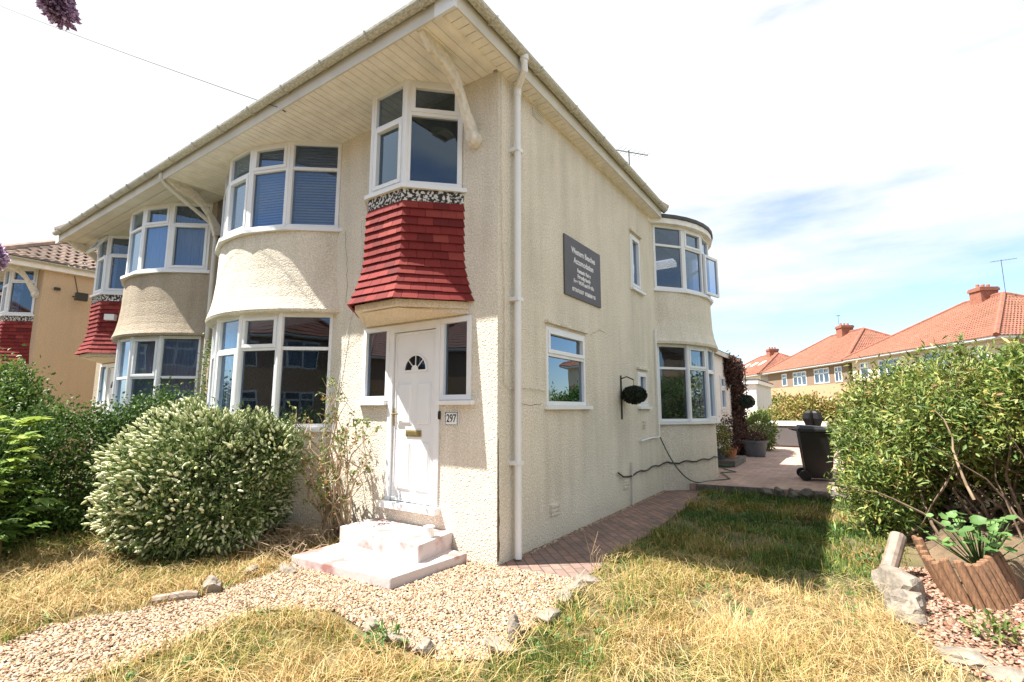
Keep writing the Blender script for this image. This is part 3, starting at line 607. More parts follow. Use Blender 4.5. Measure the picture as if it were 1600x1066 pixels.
def door_set(h, T, flip, style):
    mk = lambda: MB(T, flip)
    fr = mk(); gl = mk(); gf = mk()
    P = (-2.03, .03); d = (1, 0); n = (0, -1)
    # frame: two sidelights and the door jambs
    fr.lbox(P, d, n, .47, .54, .47, 2.47, -.02, .05); fr.lbox(P, d, n, 1.20, 1.27, .47, 2.47, -.02, .05); fr.lbox(P, d, n, .54, 1.20, 2.38, 2.47, -.02, .05)
    f = fr.build('door_frame', 'upvc', h, bevel=.003)
    for (a, b_) in ((0, .467), (1.273, 1.70)):
        sl = mk(); gl = mk(); frame(sl, gl, P, d, n, a, b_, 1.585, 2.47, [(0, 1, 0, 1, 0)], w0=-.02, t=.055); so = sl.build('sidelight', 'upvc', h, bevel=.003); gl.build('pane', 'glass', so)
        s_ = mk(); s_.lbox(P, d, n, a-(.04 if a == 0 else -.01), b_+(.05 if a else -.01), 1.535, 1.58, .0, .10); s_.build('sill', 'upvc', so)
        cc = mk(); cc.lbox(P, d, n, a+.04, b_-.04, 1.6, 2.45, -.14, -.13); cc.build('curtain_or_dark_sheet', 'dark_room', so)  # near-black sheet behind the pane stands in for the shade indoors
    s_ = mk(); s_.lbox(P, d, n, .44, 1.30, .40, .468, -.02, .12); s_.build('threshold', 'upvc', f, bevel=.004)
    D = mk(); u0, u1, v0, v1 = .545, 1.195, .475, 2.375; W = .012
    ax, r_, zc = (u0+u1)/2, .165, 1.93
    # door leaf with a fan-light hole and raised panels
    seg_n = 16; pts = [(ax+r_*math.cos(math.pi*i/seg_n), zc+r_*math.sin(math.pi*i/seg_n)) for i in range(seg_n+1)]
    q = lambda u, v, w_=W: (P[0]+u, P[1]-w_, v)
    D.add([q(u0, v0), q(u1, v0), q(u1, zc), q(u0, zc)], [(0, 1, 2, 3)])
    top = [(u1, zc)] + [(u1, v1)] + [(u0, v1)] + [(u0, zc)] 
    for i in range(seg_n):   # fan of quads between arch and rectangle edge
        def edge(t_):
            a_ = math.pi*t_; c, s2 = math.cos(a_), math.sin(a_); k = min((u1-ax)/max(abs(c), 1e-6), (v1-zc)/max(s2, 1e-6)); return (ax+c*k, zc+s2*k)
        e0, e1 = edge(i/seg_n), edge((i+1)/seg_n)
        D.add([q(*pts[i]), q(*e0), q(*e1), q(*pts[i+1])], [(0, 1, 2, 3)])
        if abs(e0[0]-e1[0]) > 1e-4 and abs(e0[1]-e1[1]) > 1e-4:
            cx_ = u1 if e0[0] > ax else u0; D.add([q(*e0), q(cx_, v1), q(*e1)], [(0, 1, 2)])
    for (a, b_) in ((u0+.005, u0+.03), (u1-.03, u1-.005)): D.lbox(P, d, n, a, b_, v0+.005, v1-.005, W, W+.012)
    D.lbox(P, d, n, u0+.03, u1-.03, v1-.035, v1-.005, W, W+.012); D.lbox(P, d, n, u0+.02, u1-.02, v0+.005, v0+.04, W, W+.03)
    # arch moulding and glazing ribs
    for rr_, tt in ((r_+.012, .014),): D.tube([q(ax+rr_*math.cos(math.pi*i/20), zc+rr_*math.sin(math.pi*i/20), W+.004) for i in range(21)], tt, 6)
    D.lbox(P, d, n, ax-r_-.025, ax+r_+.025, zc-.022, zc, W, W+.014)
    hub = [q(ax+.055*math.cos(math.pi*i/10), zc+.055*math.sin(math.pi*i/10), W+.012) for i in range(11)]; D.add(hub, [tuple(range(11))])
    for a_ in (45, 90, 135): D.tube([q(ax+.05*math.cos(R(a_)), zc+.05*math.sin(R(a_)), W), q(ax+r_*math.cos(R(a_)), zc+r_*math.sin(R(a_)), W)], .006, 5)
    for (a, b_) in ((u0+.075, ax-.04), (ax+.04, u1-.075)):
        for (c, e) in ((.60, 1.12), (1.32, 1.78)):
            D.lbox(P, d, n, a, b_, c, e, W-.001, W+.006); k = .022
            v = [q(a+.006, c+.006, W+.006), q(b_-.006, c+.006, W+.006), q(b_-.006, e-.006, W+.006), q(a+.006, e-.006, W+.006), q(a+k, c+k, W+.018), q(b_-k, c+k, W+.018), q(b_-k, e-k, W+.018), q(a+k, e-k, W+.018)]
            D.add(v, [(0, 1, 5, 4), (1, 2, 6, 5), (2, 3, 7, 6), (3, 0, 4, 7), (4, 5, 6, 7)])
    do = D.build('door', 'upvc', h)
    g = mk(); g.add([q(ax+(r_+.005)*math.cos(math.pi*i/seg_n), zc+(r_+.005)*math.sin(math.pi*i/seg_n), W-.008) for i in range(seg_n+1)], [tuple(range(seg_n+1))]); g.build('fanlight', 'glass_frost', do)
    l_ = mk(); l_.lbox(P, d, n, ax-.12, ax+.12, 1.185, 1.255, W, W+.012); l_.lbox(P, d, n, ax-.105, ax+.105, 1.197, 1.243, W+.012, W+.018); l_.build('letterbox', 'brass', do, bevel=.003)
    k = mk(); k.lbox(P, d, n, u0+.002, u0+.03, 1.30, 1.50, W+.012, W+.02); k.tube([q(u0+.016, 1.43, W+.02), q(u0+.016, 1.43, W+.055), q(u0+.12, 1.435, W+.055)], .009, 8); k.build('handle', 'brass', do)

def bracket(T, flip, h, x, pts, corbel=None, wdt=.075):
    b = MB(T, flip); k = len(pts); V = []; 
    for i, (y, z) in enumerate(pts):
        a = pts[max(0, i-1)]; c = pts[min(k-1, i+1)]; dy, dz = c[0]-a[0], c[1]-a[1]; L_ = math.hypot(dy, dz); ny, nz_ = -dz/L_, dy/L_
        t_ = i/(k-1); th = .066+.022*math.sin(t_*math.pi*2.5); xx = x+.10*(t_-.5)*0
        for (sx, st) in ((-1, -1), (1, -1), (1, 1), (-1, 1)): V.append((xx+sx*wdt/2, y+ny*th*st, z+nz_*th*st))
    F = [(i*4+j, i*4+(j+1) % 4, (i+1)*4+(j+1) % 4, (i+1)*4+j) for i in range(k-1) for j in range(4)]+[(3, 2, 1, 0), tuple((k-1)*4+j for j in range(4))]
    b.add(V, F); o = b.build('eaves_bracket', 'cast_paint', h, bevel=.012)
    if corbel:
        c = MB(T, flip); cy, cz = corbel; r_ = .085
        V = []; kk = 10
        for (w_, s_) in ((0, 1.), (-.09, .95), (-.13, .6)):
            for j in range(kk): a = 2*math.pi*j/kk; V.append((x+r_*s_*math.cos(a), w_-.001, cz+r_*1.1*s_*math.sin(a)))
        c.add(V, [(i*kk+j, i*kk+(j+1) % kk, (i+1)*kk+(j+1) % kk, (i+1)*kk+j) for i in range(2) for j in range(kk)]+[tuple(2*kk+j for j in range(kk))])
        c.build('corbel', 'cast_paint', o)

def gutter(mb, p, q, out_, r_=.058, k=9):
    """open half-round gutter from p to q, out_ = outward unit xy"""
    V = []
    for P in (p, q):
        for rr_ in (r_, r_-.006):
            for j in range(k):
                a = math.pi*j/(k-1); V.append((P[0]+out_[0]*(r_-rr_*math.cos(a)), P[1]+out_[1]*(r_-rr_*math.cos(a)), P[2]-rr_*math.sin(a)))
    F = []
    for j in range(k-1): F += [(j, j+1, 2*k+j+1, 2*k+j), (k+j+1, k+j, 3*k+j, 3*k+j+1)]
    F += [(0, k, 3*k, 2*k), (k-1, 2*k-1+0, 4*k-1, 3*k-1)]
    for b0 in (0, 2*k): F += [(b0+j, b0+j+1, b0+k+j+1, b0+k+j) for j in range(k-1)]
    mb.add(V, F)
def gclips(par, p, q, out_, n_, r_=.058, T=None, m='gutter'):
    for i in range(n_):
        mb = MB(T)
        t_ = (i+.5)/n_; c = [p[j]+(q[j]-p[j])*t_ for j in range(3)]; pts = []
        for j in range(9):
            a = math.pi*j/8; pts.append((c[0]+out_[0]*(r_-(r_+.006)*math.cos(a)), c[1]+out_[1]*(r_-(r_+.006)*math.cos(a)), c[2]-(r_+.006)*math.sin(a)))
        mb.tube(pts, .012, 5); mb.build('gutter_clip', m, par)

def hip_roof(mb, x0, x1, y0, y1, z, pitch=36, rows=None, wave=.0, ridge_y=None):
    """hipped roof with stepped tile courses; T maps"""
    w_ = min(x1-x0, y1-y0)/2; H = w_*math.tan(R(pitch)); rows = rows or int(w_/.24)
    for k in range(rows):
        a, b_ = k/rows, (k+1)/rows; e = .028 if rows > 3 else 0
        for (p, q) in (((0, 0), (1, 0)), ((1, 0), (1, 1)), ((1, 1), (0, 1)), ((0, 1), (0, 0))):
            def pt(c, t_, dz): 
                return (x0+w_*t_ if c[0] == 0 else x1-w_*t_, y0+w_*t_ if c[1] == 0 else y1-w_*t_, z+H*t_+dz)
            A, B_, C_, D_ = pt(p, a, e), pt(q, a, e), pt(q, b_, 0), pt(p, b_, 0)
            A0, B0 = pt(p, a, 0), pt(q, a, 0)
            L_ = math.dist(A, B_)
            if wave and L_ > .5:
                nn = max(2, int(L_/.19))*6; top = []; bot = []; dn = []
                for i in range(nn+1):
                    s_ = i/nn; ph_ = (i % 6)/6; hgt = wave*(.5+.5*math.cos(2*math.pi*ph_))
                    f_ = lambda X, Y, dz: tuple(X[j]+(Y[j]-X[j])*s_ for j in range(2))+(X[2]+(Y[2]-X[2])*s_+dz,)
                    bot.append(f_(A, B_, hgt)); top.append(f_(D_, C_, hgt)); dn.append(f_(A0, B0, -.0 if k == 0 else hgt-.0))
                V = bot+top+dn; m_ = nn+1
                mb.add(V, [(i, i+1, m_+i+1, m_+i) for i in range(nn)]+[(2*m_+i, 2*m_+i+1, i+1, i) for i in range(nn)])
            else:
                mb.add([A, B_, C_, D_, A0, B0], [(0, 1, 2, 3), (4, 5, 1, 0)])
    # ridge and hip caps
    caps = []
    if x1-x0 > y1-y0: r0, r1 = (x0+w_, (y0+y1)/2, z+H), (x1-w_, (y0+y1)/2, z+H); ends = [((x0, y0, z), r0), ((x0, y1, z), r0), ((x1, y0, z), r1), ((x1, y1, z), r1)]
    else: r0, r1 = ((x0+x1)/2, y0+w_, z+H), ((x0+x1)/2, y1-w_, z+H); ends = [((x0, y0, z), r0), ((x1, y0, z), r0), ((x0, y1, z), r1), ((x1, y1, z), r1)]
    for a, b_ in ends+[(r0, r1)]:
        if math.dist(a, b_) > .1: caps.append(((a[0], a[1], a[2]+.03), (b_[0], b_[1], b_[2]+.03)))
    return caps, H

def front(h, T, flip, st, bx, W, half=False):
    """all that a front has, in the frame: wall corner at x=0, party wall at -W, bay centre bx"""
    mk = lambda: MB(T, flip)
    stc = {'h1': 'stucco_cream', 'h2': 'stucco_grey', 'n': 'stucco_orange'}[st]
    fw = mk()
    wall(fw, (-W, 0), (1, 0), (0, -1), W, 0, 5.2, [(W+bx-1.36, W+bx+1.36, 1.22, 2.76, .3), (W+bx-1.36, W+bx+1.36, 3.9, 5.16, .3),
         (W-1.90, W-.55, 3.90, 5.16, .25), (W-2.03, W-1.57, 1.56, 2.47), (W-1.57, W-.76, .44, 2.47), (W-.76, W-.33, 1.56, 2.47)])
    m_ = Map(lambda x, y: (x+bx, y))
    for prof in ([(0, -.02), (1.20, -.02)], [(2.74, .05), (2.745, .10), (2.78, .112), (2.84, .09), (2.95, .06), (3.1, .035), (3.35, .012), (3.86, .0)]): roundwall(fw, prof, m_)
    fw.build('front_wall', stc, h)
    fr = mk(); gl = mk()
    if st == 'h1':
        L1 = {i: [(0, 1, 0, .70, i in (1,)), (0, 1, .70, 1, i in (2, 3)) ] for i in range(5)}; L2 = {i: [(0, 1, 0, .70, i in (1, 2) and i == 2 and False), (0, 1, .70, 1, i in (3, 0))] for i in range(5)}
        L1[2] = [(0, 1, 0, .70, 1), (0, 1, .70, 1, 0)]; L1[3] = [(0, 1, 0, .70, 0), (0, 1, .70, 1, 1)]; L1[4] = [(0, 1, 0, .70, 0), (0, 1, .70, 1, 0)]
        L2 = dict(L1)
    else:
        L1 = {i: [(0, 1, 0, .52, 0), (0, 1, .52, 1, i in (1, 3))] for i in range(5)}; L2 = {i: [(0, 1, 0, .70, i == 4), (0, 1, .70, 1, i in (1, 3))] for i in range(5)}
        if flip: L1 = {4-k: v for k, v in L1.items()}; L2 = {4-k: v for k, v in L2.items()}
    bay_windows(fr, gl, 1.25, 2.745, m_, L1, off=-.02)
    for p in BAYPLAN[1:-1]: fr.tube([(p[0]+bx, p[1]+.02, 1.25), (p[0]+bx, p[1]+.02, 2.745)], .036, 8)
    o = fr.build('bay_window', 'upvc', h, bevel=.004); gl.build('pane', 'glass', o)
    s_ = mk(); baysill(s_, 1.20, 1.248, .06, m_); s_.build('sill', 'upvc', o)
    fr = mk(); gl = mk(); bay_windows(fr, gl, 3.915, 5.16, m_, L2)
    for p in BAYPLAN[1:-1]: fr.tube([(p[0]+bx, p[1]+.04, 3.915), (p[0]+bx, p[1]+.04, 5.155)], .036, 8)
    o2 = fr.build('bay_window', 'upvc', h, bevel=.004); gl.build('pane', 'glass', o2)
    s_ = mk(); baysill(s_, 3.862, 3.913, .075, m_); s_.build('sill', 'upvc', o2)
    # blinds or curtains behind the glass
    if st == 'h1':
        bl = mk()
        for i in range(5):
            d, n, L_ = seg(m_(*BAYPLAN[i]), m_(*BAYPLAN[i+1])); P = m_(*BAYPLAN[i]); z = 3.97
            while z < 5.12: bl.lbox(P, d, n, .06, L_-.06, z, z+.024, -.118, -.112); z += .040
        bl.build('blind_or_dark_sheet', 'blind_or_dark_sheet', o2)
        cu = mk(); cpts = []
        for t_ in np.linspace(0, 1, 20): cpts.append((bx-1.25+.35*t_, .12*math.sin(t_*60)*.25-.1*t_))
        cu.add([(x, y, 1.27) for x, y in cpts]+[(x, y, 2.72) for x, y in cpts], [(i, i+1, 20+i+1, 20+i) for i in range(19)]); cu.build('curtain_or_dark_sheet', 'curtain_or_dark_sheet', o)
    else:
        for (oo, za, zb) in ((o, 1.3, 2.72), (o2, 3.97, 5.12)):
            cu = mk()
            for i in range(5):
                a, b_ = m_(*BAYPLAN[i]), m_(*BAYPLAN[i+1]); d, n, L_ = seg(a, b_); kk = 30; V = []
                for z in (za, zb):
                    for j in range(kk+1): u = .03+(L_-.06)*j/kk; w_ = -.12+.012*math.sin(j*1.9+i)+.006*math.sin(j*.7); V.append((a[0]+d[0]*u+n[0]*w_, a[1]+d[1]*u+n[1]*w_, z))
                cu.add(V, [(j, j+1, kk+1+j+1, kk+1+j) for j in range(kk)])
            cu.build('curtain_or_dark_sheet', 'curtain_or_dark_sheet', oo)
    oriel(h, T, flip, st); door_set(h, T, flip, st)

def eaves(h, T, flip, x0, x1, st):
    mk = lambda: MB(T, flip); yo = -.92
    s_ = mk(); x = x0
    if st == 'h1':
        while x < x1-.001: s_.box(x+.004, min(x+.104, x1)-.004, yo, -.002, 5.16, 5.172); x += .104
    else:
        y = yo
        while y < -.01: s_.box(x0, x1, y+.004, min(y+.18, -.002)-.004, 5.16, 5.172); y += .18
    s_.box(x0, x1, yo, -.002, 5.173, 5.185)
    if st != 'n': pass
    s_.build('soffit', 'soffit' if st == 'h1' else 'soffit_old', h)
    f = mk(); f.box(x0, x1+(0 if st == 'h2' else 0), yo-.02, yo-.001, 5.145, 5.31); f.build('fascia', 'soffit_old', h)

# ---- the house of the photograph
PARTY = -5.85
def idt(x, y, z): return (x, y, z)
HOUSE = thing('semi_detached_house', 'cream roughcast corner house with red tiled oriel above its white front door', 'house', (0, 0, 0))
h = HOUSE
front(h, idt, False, 'h1', -4.10, -PARTY)
DEP = 8.2
sw = MB(); holes = [(.98, 2.03, 1.53, 2.47), (4.06, 4.50, 1.53, 2.12), (3.90, 4.38, 3.54, 4.50), (5.22, 7.92, 1.22, 2.76, .3), (5.22, 7.92, 3.78, 5.1, .3)]
wall(sw, (0, 0), (0, 1), (1, 0), DEP, 0, 5.2, holes)
SB = 6.57
ms = Map(lambda x, y: (-y, SB+x), False)
for prof in ([(0, -.02), (1.20, -.02)], [(2.70, .05), (2.705, .10), (2.75, .11), (2.82, .085), (2.95, .05), (3.15, .02), (3.72, .0)]): roundwall(sw, prof, ms)
for (a, b_, z) in ((.95, 2.06, 2.5), (4.0, 4.54, 2.15), (3.86, 4.42, 4.53)): sw.lbox((0, 0), (0, 1), (1, 0), a, b_, z, z+.035, 0, .045)
sw.build('side_wall', 'stucco_cream', h)
bw = MB(); wall(bw, (0, DEP), (-1, 0), (0, 1), -PARTY, 0, 5.2, []); wall(bw, (PARTY, DEP), (0, -1), (-1, 0), DEP, 0, 5.2, []); bw.build('rear_wall', 'stucco_cream', h)
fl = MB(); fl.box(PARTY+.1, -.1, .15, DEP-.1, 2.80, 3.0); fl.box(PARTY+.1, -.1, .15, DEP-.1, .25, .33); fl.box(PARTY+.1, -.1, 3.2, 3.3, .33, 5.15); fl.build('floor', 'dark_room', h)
def side_window(u0, u1, z0, z1, cells, sill=True, curt=False, name='window'):
    fr = MB(); gl = MB(); frame(fr, gl, (0, 0), (0, 1), (1, 0), u0, u1, z0, z1, cells, w0=-.07, t=.05)
    o = fr.build(name, 'upvc', h, bevel=.003); gl.build('pane', 'glass', o)
    if sill: s_ = MB(); s_.lbox((0, 0), (0, 1), (1, 0), u0-.06, u1+.10, z0-.045, z0-.002, -.06, .055); s_.build('sill', 'upvc', o)
    if curt: c = MB(); c.lbox((0, 0), (0, 1), (1, 0), u0+.03, u1-.03, z0+.03, z1-.03, -.16, -.155); c.build('curtain_or_dark_sheet', 'curtain_or_dark_sheet', o)
side_window(.98, 2.03, 1.53, 2.47, [(0, 1, 0, .66, 0), (0, 1, .66, 1, 1)])
side_window(4.06, 4.50, 1.53, 2.12, [(0, 1, 0, 1, 1)], curt=True)
side_window(3.90, 4.38, 3.54, 4.50, [(0, 1, 0, 1, 1)], curt=True)
LS = {0: [(0, 1, 0, .70, 0), (0, 1, .70, 1, 0)], 1: [(0, 1, 0, .70, 0), (0, 1, .70, 1, 1)], 2: [(0, 1, 0, .70, 1), (0, 1, .70, 1, 0)], 3: [(0, 1, 0, .70, 0), (0, 1, .70, 1, 1)], 4: [(0, 1, 0, .70, 0), (0, 1, .70, 1, 0)]}
fr = MB(); gl = MB(); bay_windows(fr, gl, 1.25, 2.705, ms, LS, off=-.02)
for p in BAYPLAN[1:-1]: a = ms(p[0], p[1]+.02); fr.tube([(a[0], a[1], 1.25), (a[0], a[1], 2.70)], .036, 8)
o = fr.build('bay_window', 'upvc', h, bevel=.004); gl.build('pane', 'glass', o); s_ = MB(); baysill(s_, 1.20, 1.248, .06, ms); s_.build('sill', 'upvc', o)
fr = MB(); gl = MB(); bay_windows(fr, gl, 3.775, 5.06, ms, LS, skip=(2,))
a, b_ = ms(*BAYPLAN[2]), ms(*BAYPLAN[3]); d, n, L_ = seg(a, b_); frame(fr, gl, a, d, n, 0, L_, 4.66, 5.06, [(0, 1, 0, 1, 0)], w0=-.06)
fr.lbox(a, d, n, 0, L_, 3.775, 3.82, -.06, .01)
for p in BAYPLAN[1:-1]: a = ms(p[0], p[1]+.04); fr.tube([(a[0], a[1], 3.775), (a[0], a[1], 5.055)], .036, 8)
o = fr.build('bay_window', 'upvc', h, bevel=.004); gl.build('pane', 'glass', o); s_ = MB(); baysill(s_, 3.722, 3.773, .06, ms); s_.build('sill', 'upvc', o)
# the casement that stands open, hinged on its near edge
a = ms(*BAYPLAN[3]); b_ = ms(*BAYPLAN[2]); dx_, n_, L_ = seg(ms(*BAYPLAN[2]), ms(*BAYPLAN[3]))
hp = Vector(ms(*BAYPLAN[2])); hp = (hp.x+.03, hp.y+.02); an = R(14); od = (math.sin(an)*.98, math.cos(an)*.98); on = (od[1], -od[0])
fr = MB(); gl = MB(); frame(fr, gl, hp, od, on, 0, L_*.97, 3.80, 4.63, [(0, 1, 0, 1, 0)], w0=-.02, t=.055, dp=.05)
o3 = fr.build('open_casement', 'upvc', o, bevel=.003); 
gl.build('pane', 'glass', o3) if False else gl.build('casement_pane', 'glass', o)
# flat bay roof
br = MB(); rpts = [ms(x*1.0, y) for x, y in arc(.13, 14)]; br.prism([(-.4, SB-1.75)]+rpts+[(-.4, SB+1.75)], 5.17, 5.235); br.build('bay_roof', 'lead', h)
br = MB(); rpts = [ms(x*1.0, y) for x, y in arc(.10, 14)]; br.prism([(0.001, SB-1.68)]+rpts+[(.001, SB+1.68)], 5.06, 5.165); br.build('bay_fascia', 'soffit', h)
# eaves
eaves(h, idt, False, PARTY, -.06, 'h1')
s_ = MB(); y = -.90
while y < 5.12: s_.box(.002, .17, y+.005, min(y+.105, 5.13)-.005, 5.155, 5.17); y += .105
s_.box(.002, .17, -.90, 5.13, 5.171, 5.185); s_.box(-.058, .0, -.94, -.05, 5.135, 5.18); s_.box(.0, .012, -.9, 5.12, 5.145, 5.1545); s_.box(.158, .17, -.9, 5.13, 5.14, 5.1545)
s_.build('soffit', 'soffit', h)
f = MB(); f.box(.171, .19, -.92, 5.14, 5.14, 5.31); f.build('fascia', 'soffit_old', h)
f = MB(); f.box(-.06, .19, -.955, -.921, 5.13, 5.32); f.build('eaves_box', 'upvc', h); f = MB(); f.box(.0, .19, 5.141, 5.16, 5.14, 5.3); f.build('eaves_box', 'upvc', h)
gz = 5.325
g = MB(); gutter(g, (PARTY-.1, -.945, gz), (.25, -.945, gz), (0, -1)); gutter(g, (.195, -1.0, gz), (.195, 5.2, gz), (1, 0))
go = g.build('gutter', 'gutter', h, smooth=False)
gclips(go, (PARTY, -.945, gz), (.2, -.945, gz), (0, -1), 8); gclips(go, (.195, -.9, gz), (.195, 5.2, gz), (1, 0), 7)
rf = MB(); RX0, RX1, RY0, RY1 = -11.15, .22, -.97, 8.0
caps, H = hip_roof(rf, PARTY-5.5, .235, -.985, 5.35, gz+.02, 36, wave=.0)
def half_keep(o_, x, left):   # cut the roof at the party wall
    bm_ = o_.data; 
ro = None
import bmesh
def cut(o_, x, keep_left):
    bm = bmesh.new(); bm.from_mesh(o_.data); bmesh.ops.bisect_plane(bm, geom=bm.verts[:]+bm.edges[:]+bm.faces[:], plane_co=(x-ORG[o_.name].x, 0, 0), plane_no=(1, 0, 0), clear_outer=keep_left, clear_inner=not keep_left); bm.to_mesh(o_.data); bm.free()
ro = rf.build('roof', 'roof_brown', h); cut(ro, PARTY, False)
cp = MB()
for a, b_ in caps: cp.tube([a, b_], .09, 8)
co = cp.build('ridge_tiles', 'roof_brown', ro); cut(co, PARTY, False)
cp = MB(); cp.box(-5.6, -.1, 5.4, 8.1, 5.21, 5.28); cp.build('rear_flat_roof', 'lead', h)
bracket(idt, False, h, -.30, [(-.86, 5.20), (-.72, 5.10), (-.52, 5.04), (-.36, 4.93), (-.26, 4.80), (-.19, 4.66), (-.11, 4.55), (-.05, 4.45)], (0, 4.42))
bracket(idt, False, h, -5.98, [(-.86, 5.22), (-.70, 5.13), (-.48, 5.06), (-.32, 4.94), (-.2, 4.80), (-.10, 4.64), (-.03, 4.48)])
dp = MB(); dp.tube([(.255, .12, 5.30), (.255, .12, 5.20), (.25, .14, 5.14), (.10, .24, 5.06), (.075, .26, 5.0), (.075, .26, .03)], .036, 12)
dp.lbox((0, .26), (0, 1), (1, 0), -.055, .055, 2.62, 2.66, .0, .11); dp.lbox((0, .26), (0, 1), (1, 0), -.055, .055, 4.0+.3, 4.34, .0, .11); dp.lbox((0, .26), (0, 1), (1, 0), -.055, .055, .93, .97, .0, .11)
dp.tube([(.255, .12, 5.30), (.255, .12, 5.24)], .048, 12); dp.tube([(.075, .26, 5.06), (.075, .26, 4.96)], .043, 12)
dp.build('downpipe', 'upvc', h, smooth=False)
dp = MB(); x_ = -6.02; dp.tube([(x_, -.95, 5.26), (x_, -.95, 5.17), (x_, -.86, 5.08), (x_, -.12, 4.66), (x_, -.06, 4.55), (x_, -.06, .1)], .034, 10)
dp.build('downpipe', 'soffit_old', h)
# small fittings on the walls
for (yc, zc, ww) in ((1.14, .35, .22), (3.36, .36, .22), (4.28, 1.23, .16)):
    v = MB(); v.lbox((0, 0), (0, 1), (1, 0), yc-ww/2-.01, yc+ww/2+.01, zc-.07, zc+.065, 0, .006)
    for k in range(3): v.lbox((0, 0), (0, 1), (1, 0), yc-ww/2, yc+ww/2, zc-.06+k*.045, zc-.035+k*.045, .006, .024)
    v.build('air_brick', 'stucco_cream', h)
v = MB(); v.lbox((0, 0), (0, 1), (1, 0), .70, .92, 4.99, 5.12, .0, .012)
for k in range(4): v.lbox((0, 0), (0, 1), (1, 0), .71, .91, 5.0+k*.03, 5.013+k*.03, .012, .022)
v.build('air_vent', 'soffit_old', h)
v = MB(); v.tube([(.02, .03, 5.14), (.02, .035, 4.2), (.02, .06, 3.2), (.02, .10, 2.66), (.02, .10, 1.75), (.02, .18, 1.70), (.02, .5, 1.72), (.02, .95, 1.70)], .006, 5); v.build('wall_cable', 'cast_paint', h)
v = MB(); v.tube([(.03, 5.02, 2.95), (.04, 4.98, 2.93), (.04, 4.96, 2.85), (.04, 4.96, 1.0)], .016, 8); v.tube([(.04, 4.95, .98), (.04, 4.5, .99), (.04, 4.0, .965)], .014, 8); v.build('waste_pipe', 'upvc', h)
v = MB(); v.tube([(.03, 3.56, .66), (.03, 3.56, .02)], .016, 8); v.build('waste_pipe', 'soffit_old', h)
pts = []
for i in range(26):
    t_ = i/25
    if t_ < .45: y = 3.0+t_/.45*2.15; xx = .03
    else:
        a_ = (t_-.45)/.55; x1_, y1_ = arc(-.01, 40)[int(a_*20)]; p_ = ms(x1_, y1_); xx, y = p_[0]+.02, p_[1]
    pts.append((xx, y, .46+.05*math.sin(i*1.7)*.4+(.10 if i == 0 else 0)+.09*t_))
v = MB(); v.tube(pts, .013, 6); v.build('wall_cable', 'cable', h)
def crack(P, d, n, pts, nm='wall_crack'):
    rr = random.Random(len(pts)*7); c = MB(); q = []
    for (a, b_) in zip(pts, pts[1:]):
        for t_ in range(6): u = a[0]+(b_[0]-a[0])*t_/6+rr.gauss(0, .008); v = a[1]+(b_[1]-a[1])*t_/6+rr.gauss(0, .008); q.append((P[0]+d[0]*u+n[0]*.003, P[1]+d[1]*u+n[1]*.003, v))
    c.tube(q, .0019, 4); c.build(nm, 'bark', h)
crack((0, 0), (0, 1), (1, 0), [(.33, 1.56), (.6, 1.53), (.9, 1.55)])
crack((0, 0), (1, 0), (0, -1), [(-2.52, 3.85), (-2.47, 3.5), (-2.42, 3.1), (-2.45, 2.8)])
crack((0, 0), (0, 1), (1, 0), [(2.2, 2.5), (2.5, 2.62), (2.75, 2.6)])
cw = MB(); cw.tube([(-2.07, -.10, 3.86), (-2.12, -.02, 3.3), (-2.35, -.02, 2.5), (-2.50, -.02, 1.7), (-2.6, -.02, .9)], .0045, 5); cw.build('wall_cable', 'upvc', h)
st_ = MB(); rr_ = random.Random(4); z = .05; L1_ = []
while z < 1.25: L1_.append((.006+rr_.uniform(0, .006), .022+.035*max(0, 1-z/1.1)*rr_.uniform(.4, 1.2), z)); z += .05
st_.add([(.0025, a, z) for a, b_, z in L1_]+[(.0025, b_, z) for a, b_, z in L1_], [(i, len(L1_)+i, len(L1_)+i+1, i+1) for i in range(len(L1_)-1)]); st_.build('bare_render_edge', 'bark', h)
pb = MB(); pb.lbox((PARTY-.3, 0), (1, 0), (0, -1), 0, .62, 4.2, 5.15, .0, .012); pb.build('party_panel', 'rock_dark', h)
# ---- the attached neighbour, mirrored about the party wall
NX = -11.4
T2 = lambda x, y, z: (NX-x, y, z)
h2 = thing('semi_detached_house', 'grey-brown roughcast attached house with net curtains left of the cream house', 'house', (NX, 0, 0))
front(h2, T2, True, 'h2', -3.63, 5.55)
mk = lambda: MB(T2, True)
bw = mk(); wall(bw, (0, 0), (0, 1), (1, 0), DEP, 0, 5.2, []); wall(bw, (0, DEP), (-1, 0), (0, 1), 5.55, 0, 5.2, []); bw.build('side_wall', 'stucco_grey', h2)
eaves(h2, T2, True, -5.55, .1-.25, 'h2')
g = mk(); gutter(g, (-5.45, -.945, gz), (-.10, -.945, gz), (0, -1)); go = g.build('gutter', 'gutter_grey', h2); gclips(go, (-5.4, -.945, gz), (-.15, -.945, gz), (0, -1), 7, T=T2, m='gutter_grey')
f = mk(); f.box(-.15, .06, -.95, -.921, 5.13, 5.30); f.build('eaves_box', 'upvc', h2)
rf = MB(); caps, H = hip_roof(rf, -11.28, -.5, -.985, 5.35, gz+.02, 36, wave=.0); ro = rf.build('roof', 'roof_brown', h2); cut(ro, PARTY, True)
cp = MB()
for a, b_ in caps: cp.tube([a, b_], .09, 8)
co = cp.build('ridge_tiles', 'roof_brown', ro); cut(co, PARTY, True)
bracket(T2, True, h2, -.30, [(-.80, 5.20), (-.66, 5.10), (-.48, 5.04), (-.34, 4.93), (-.24, 4.80), (-.17, 4.66), (-.10, 4.55), (-.05, 4.45)], (0, 4.42))
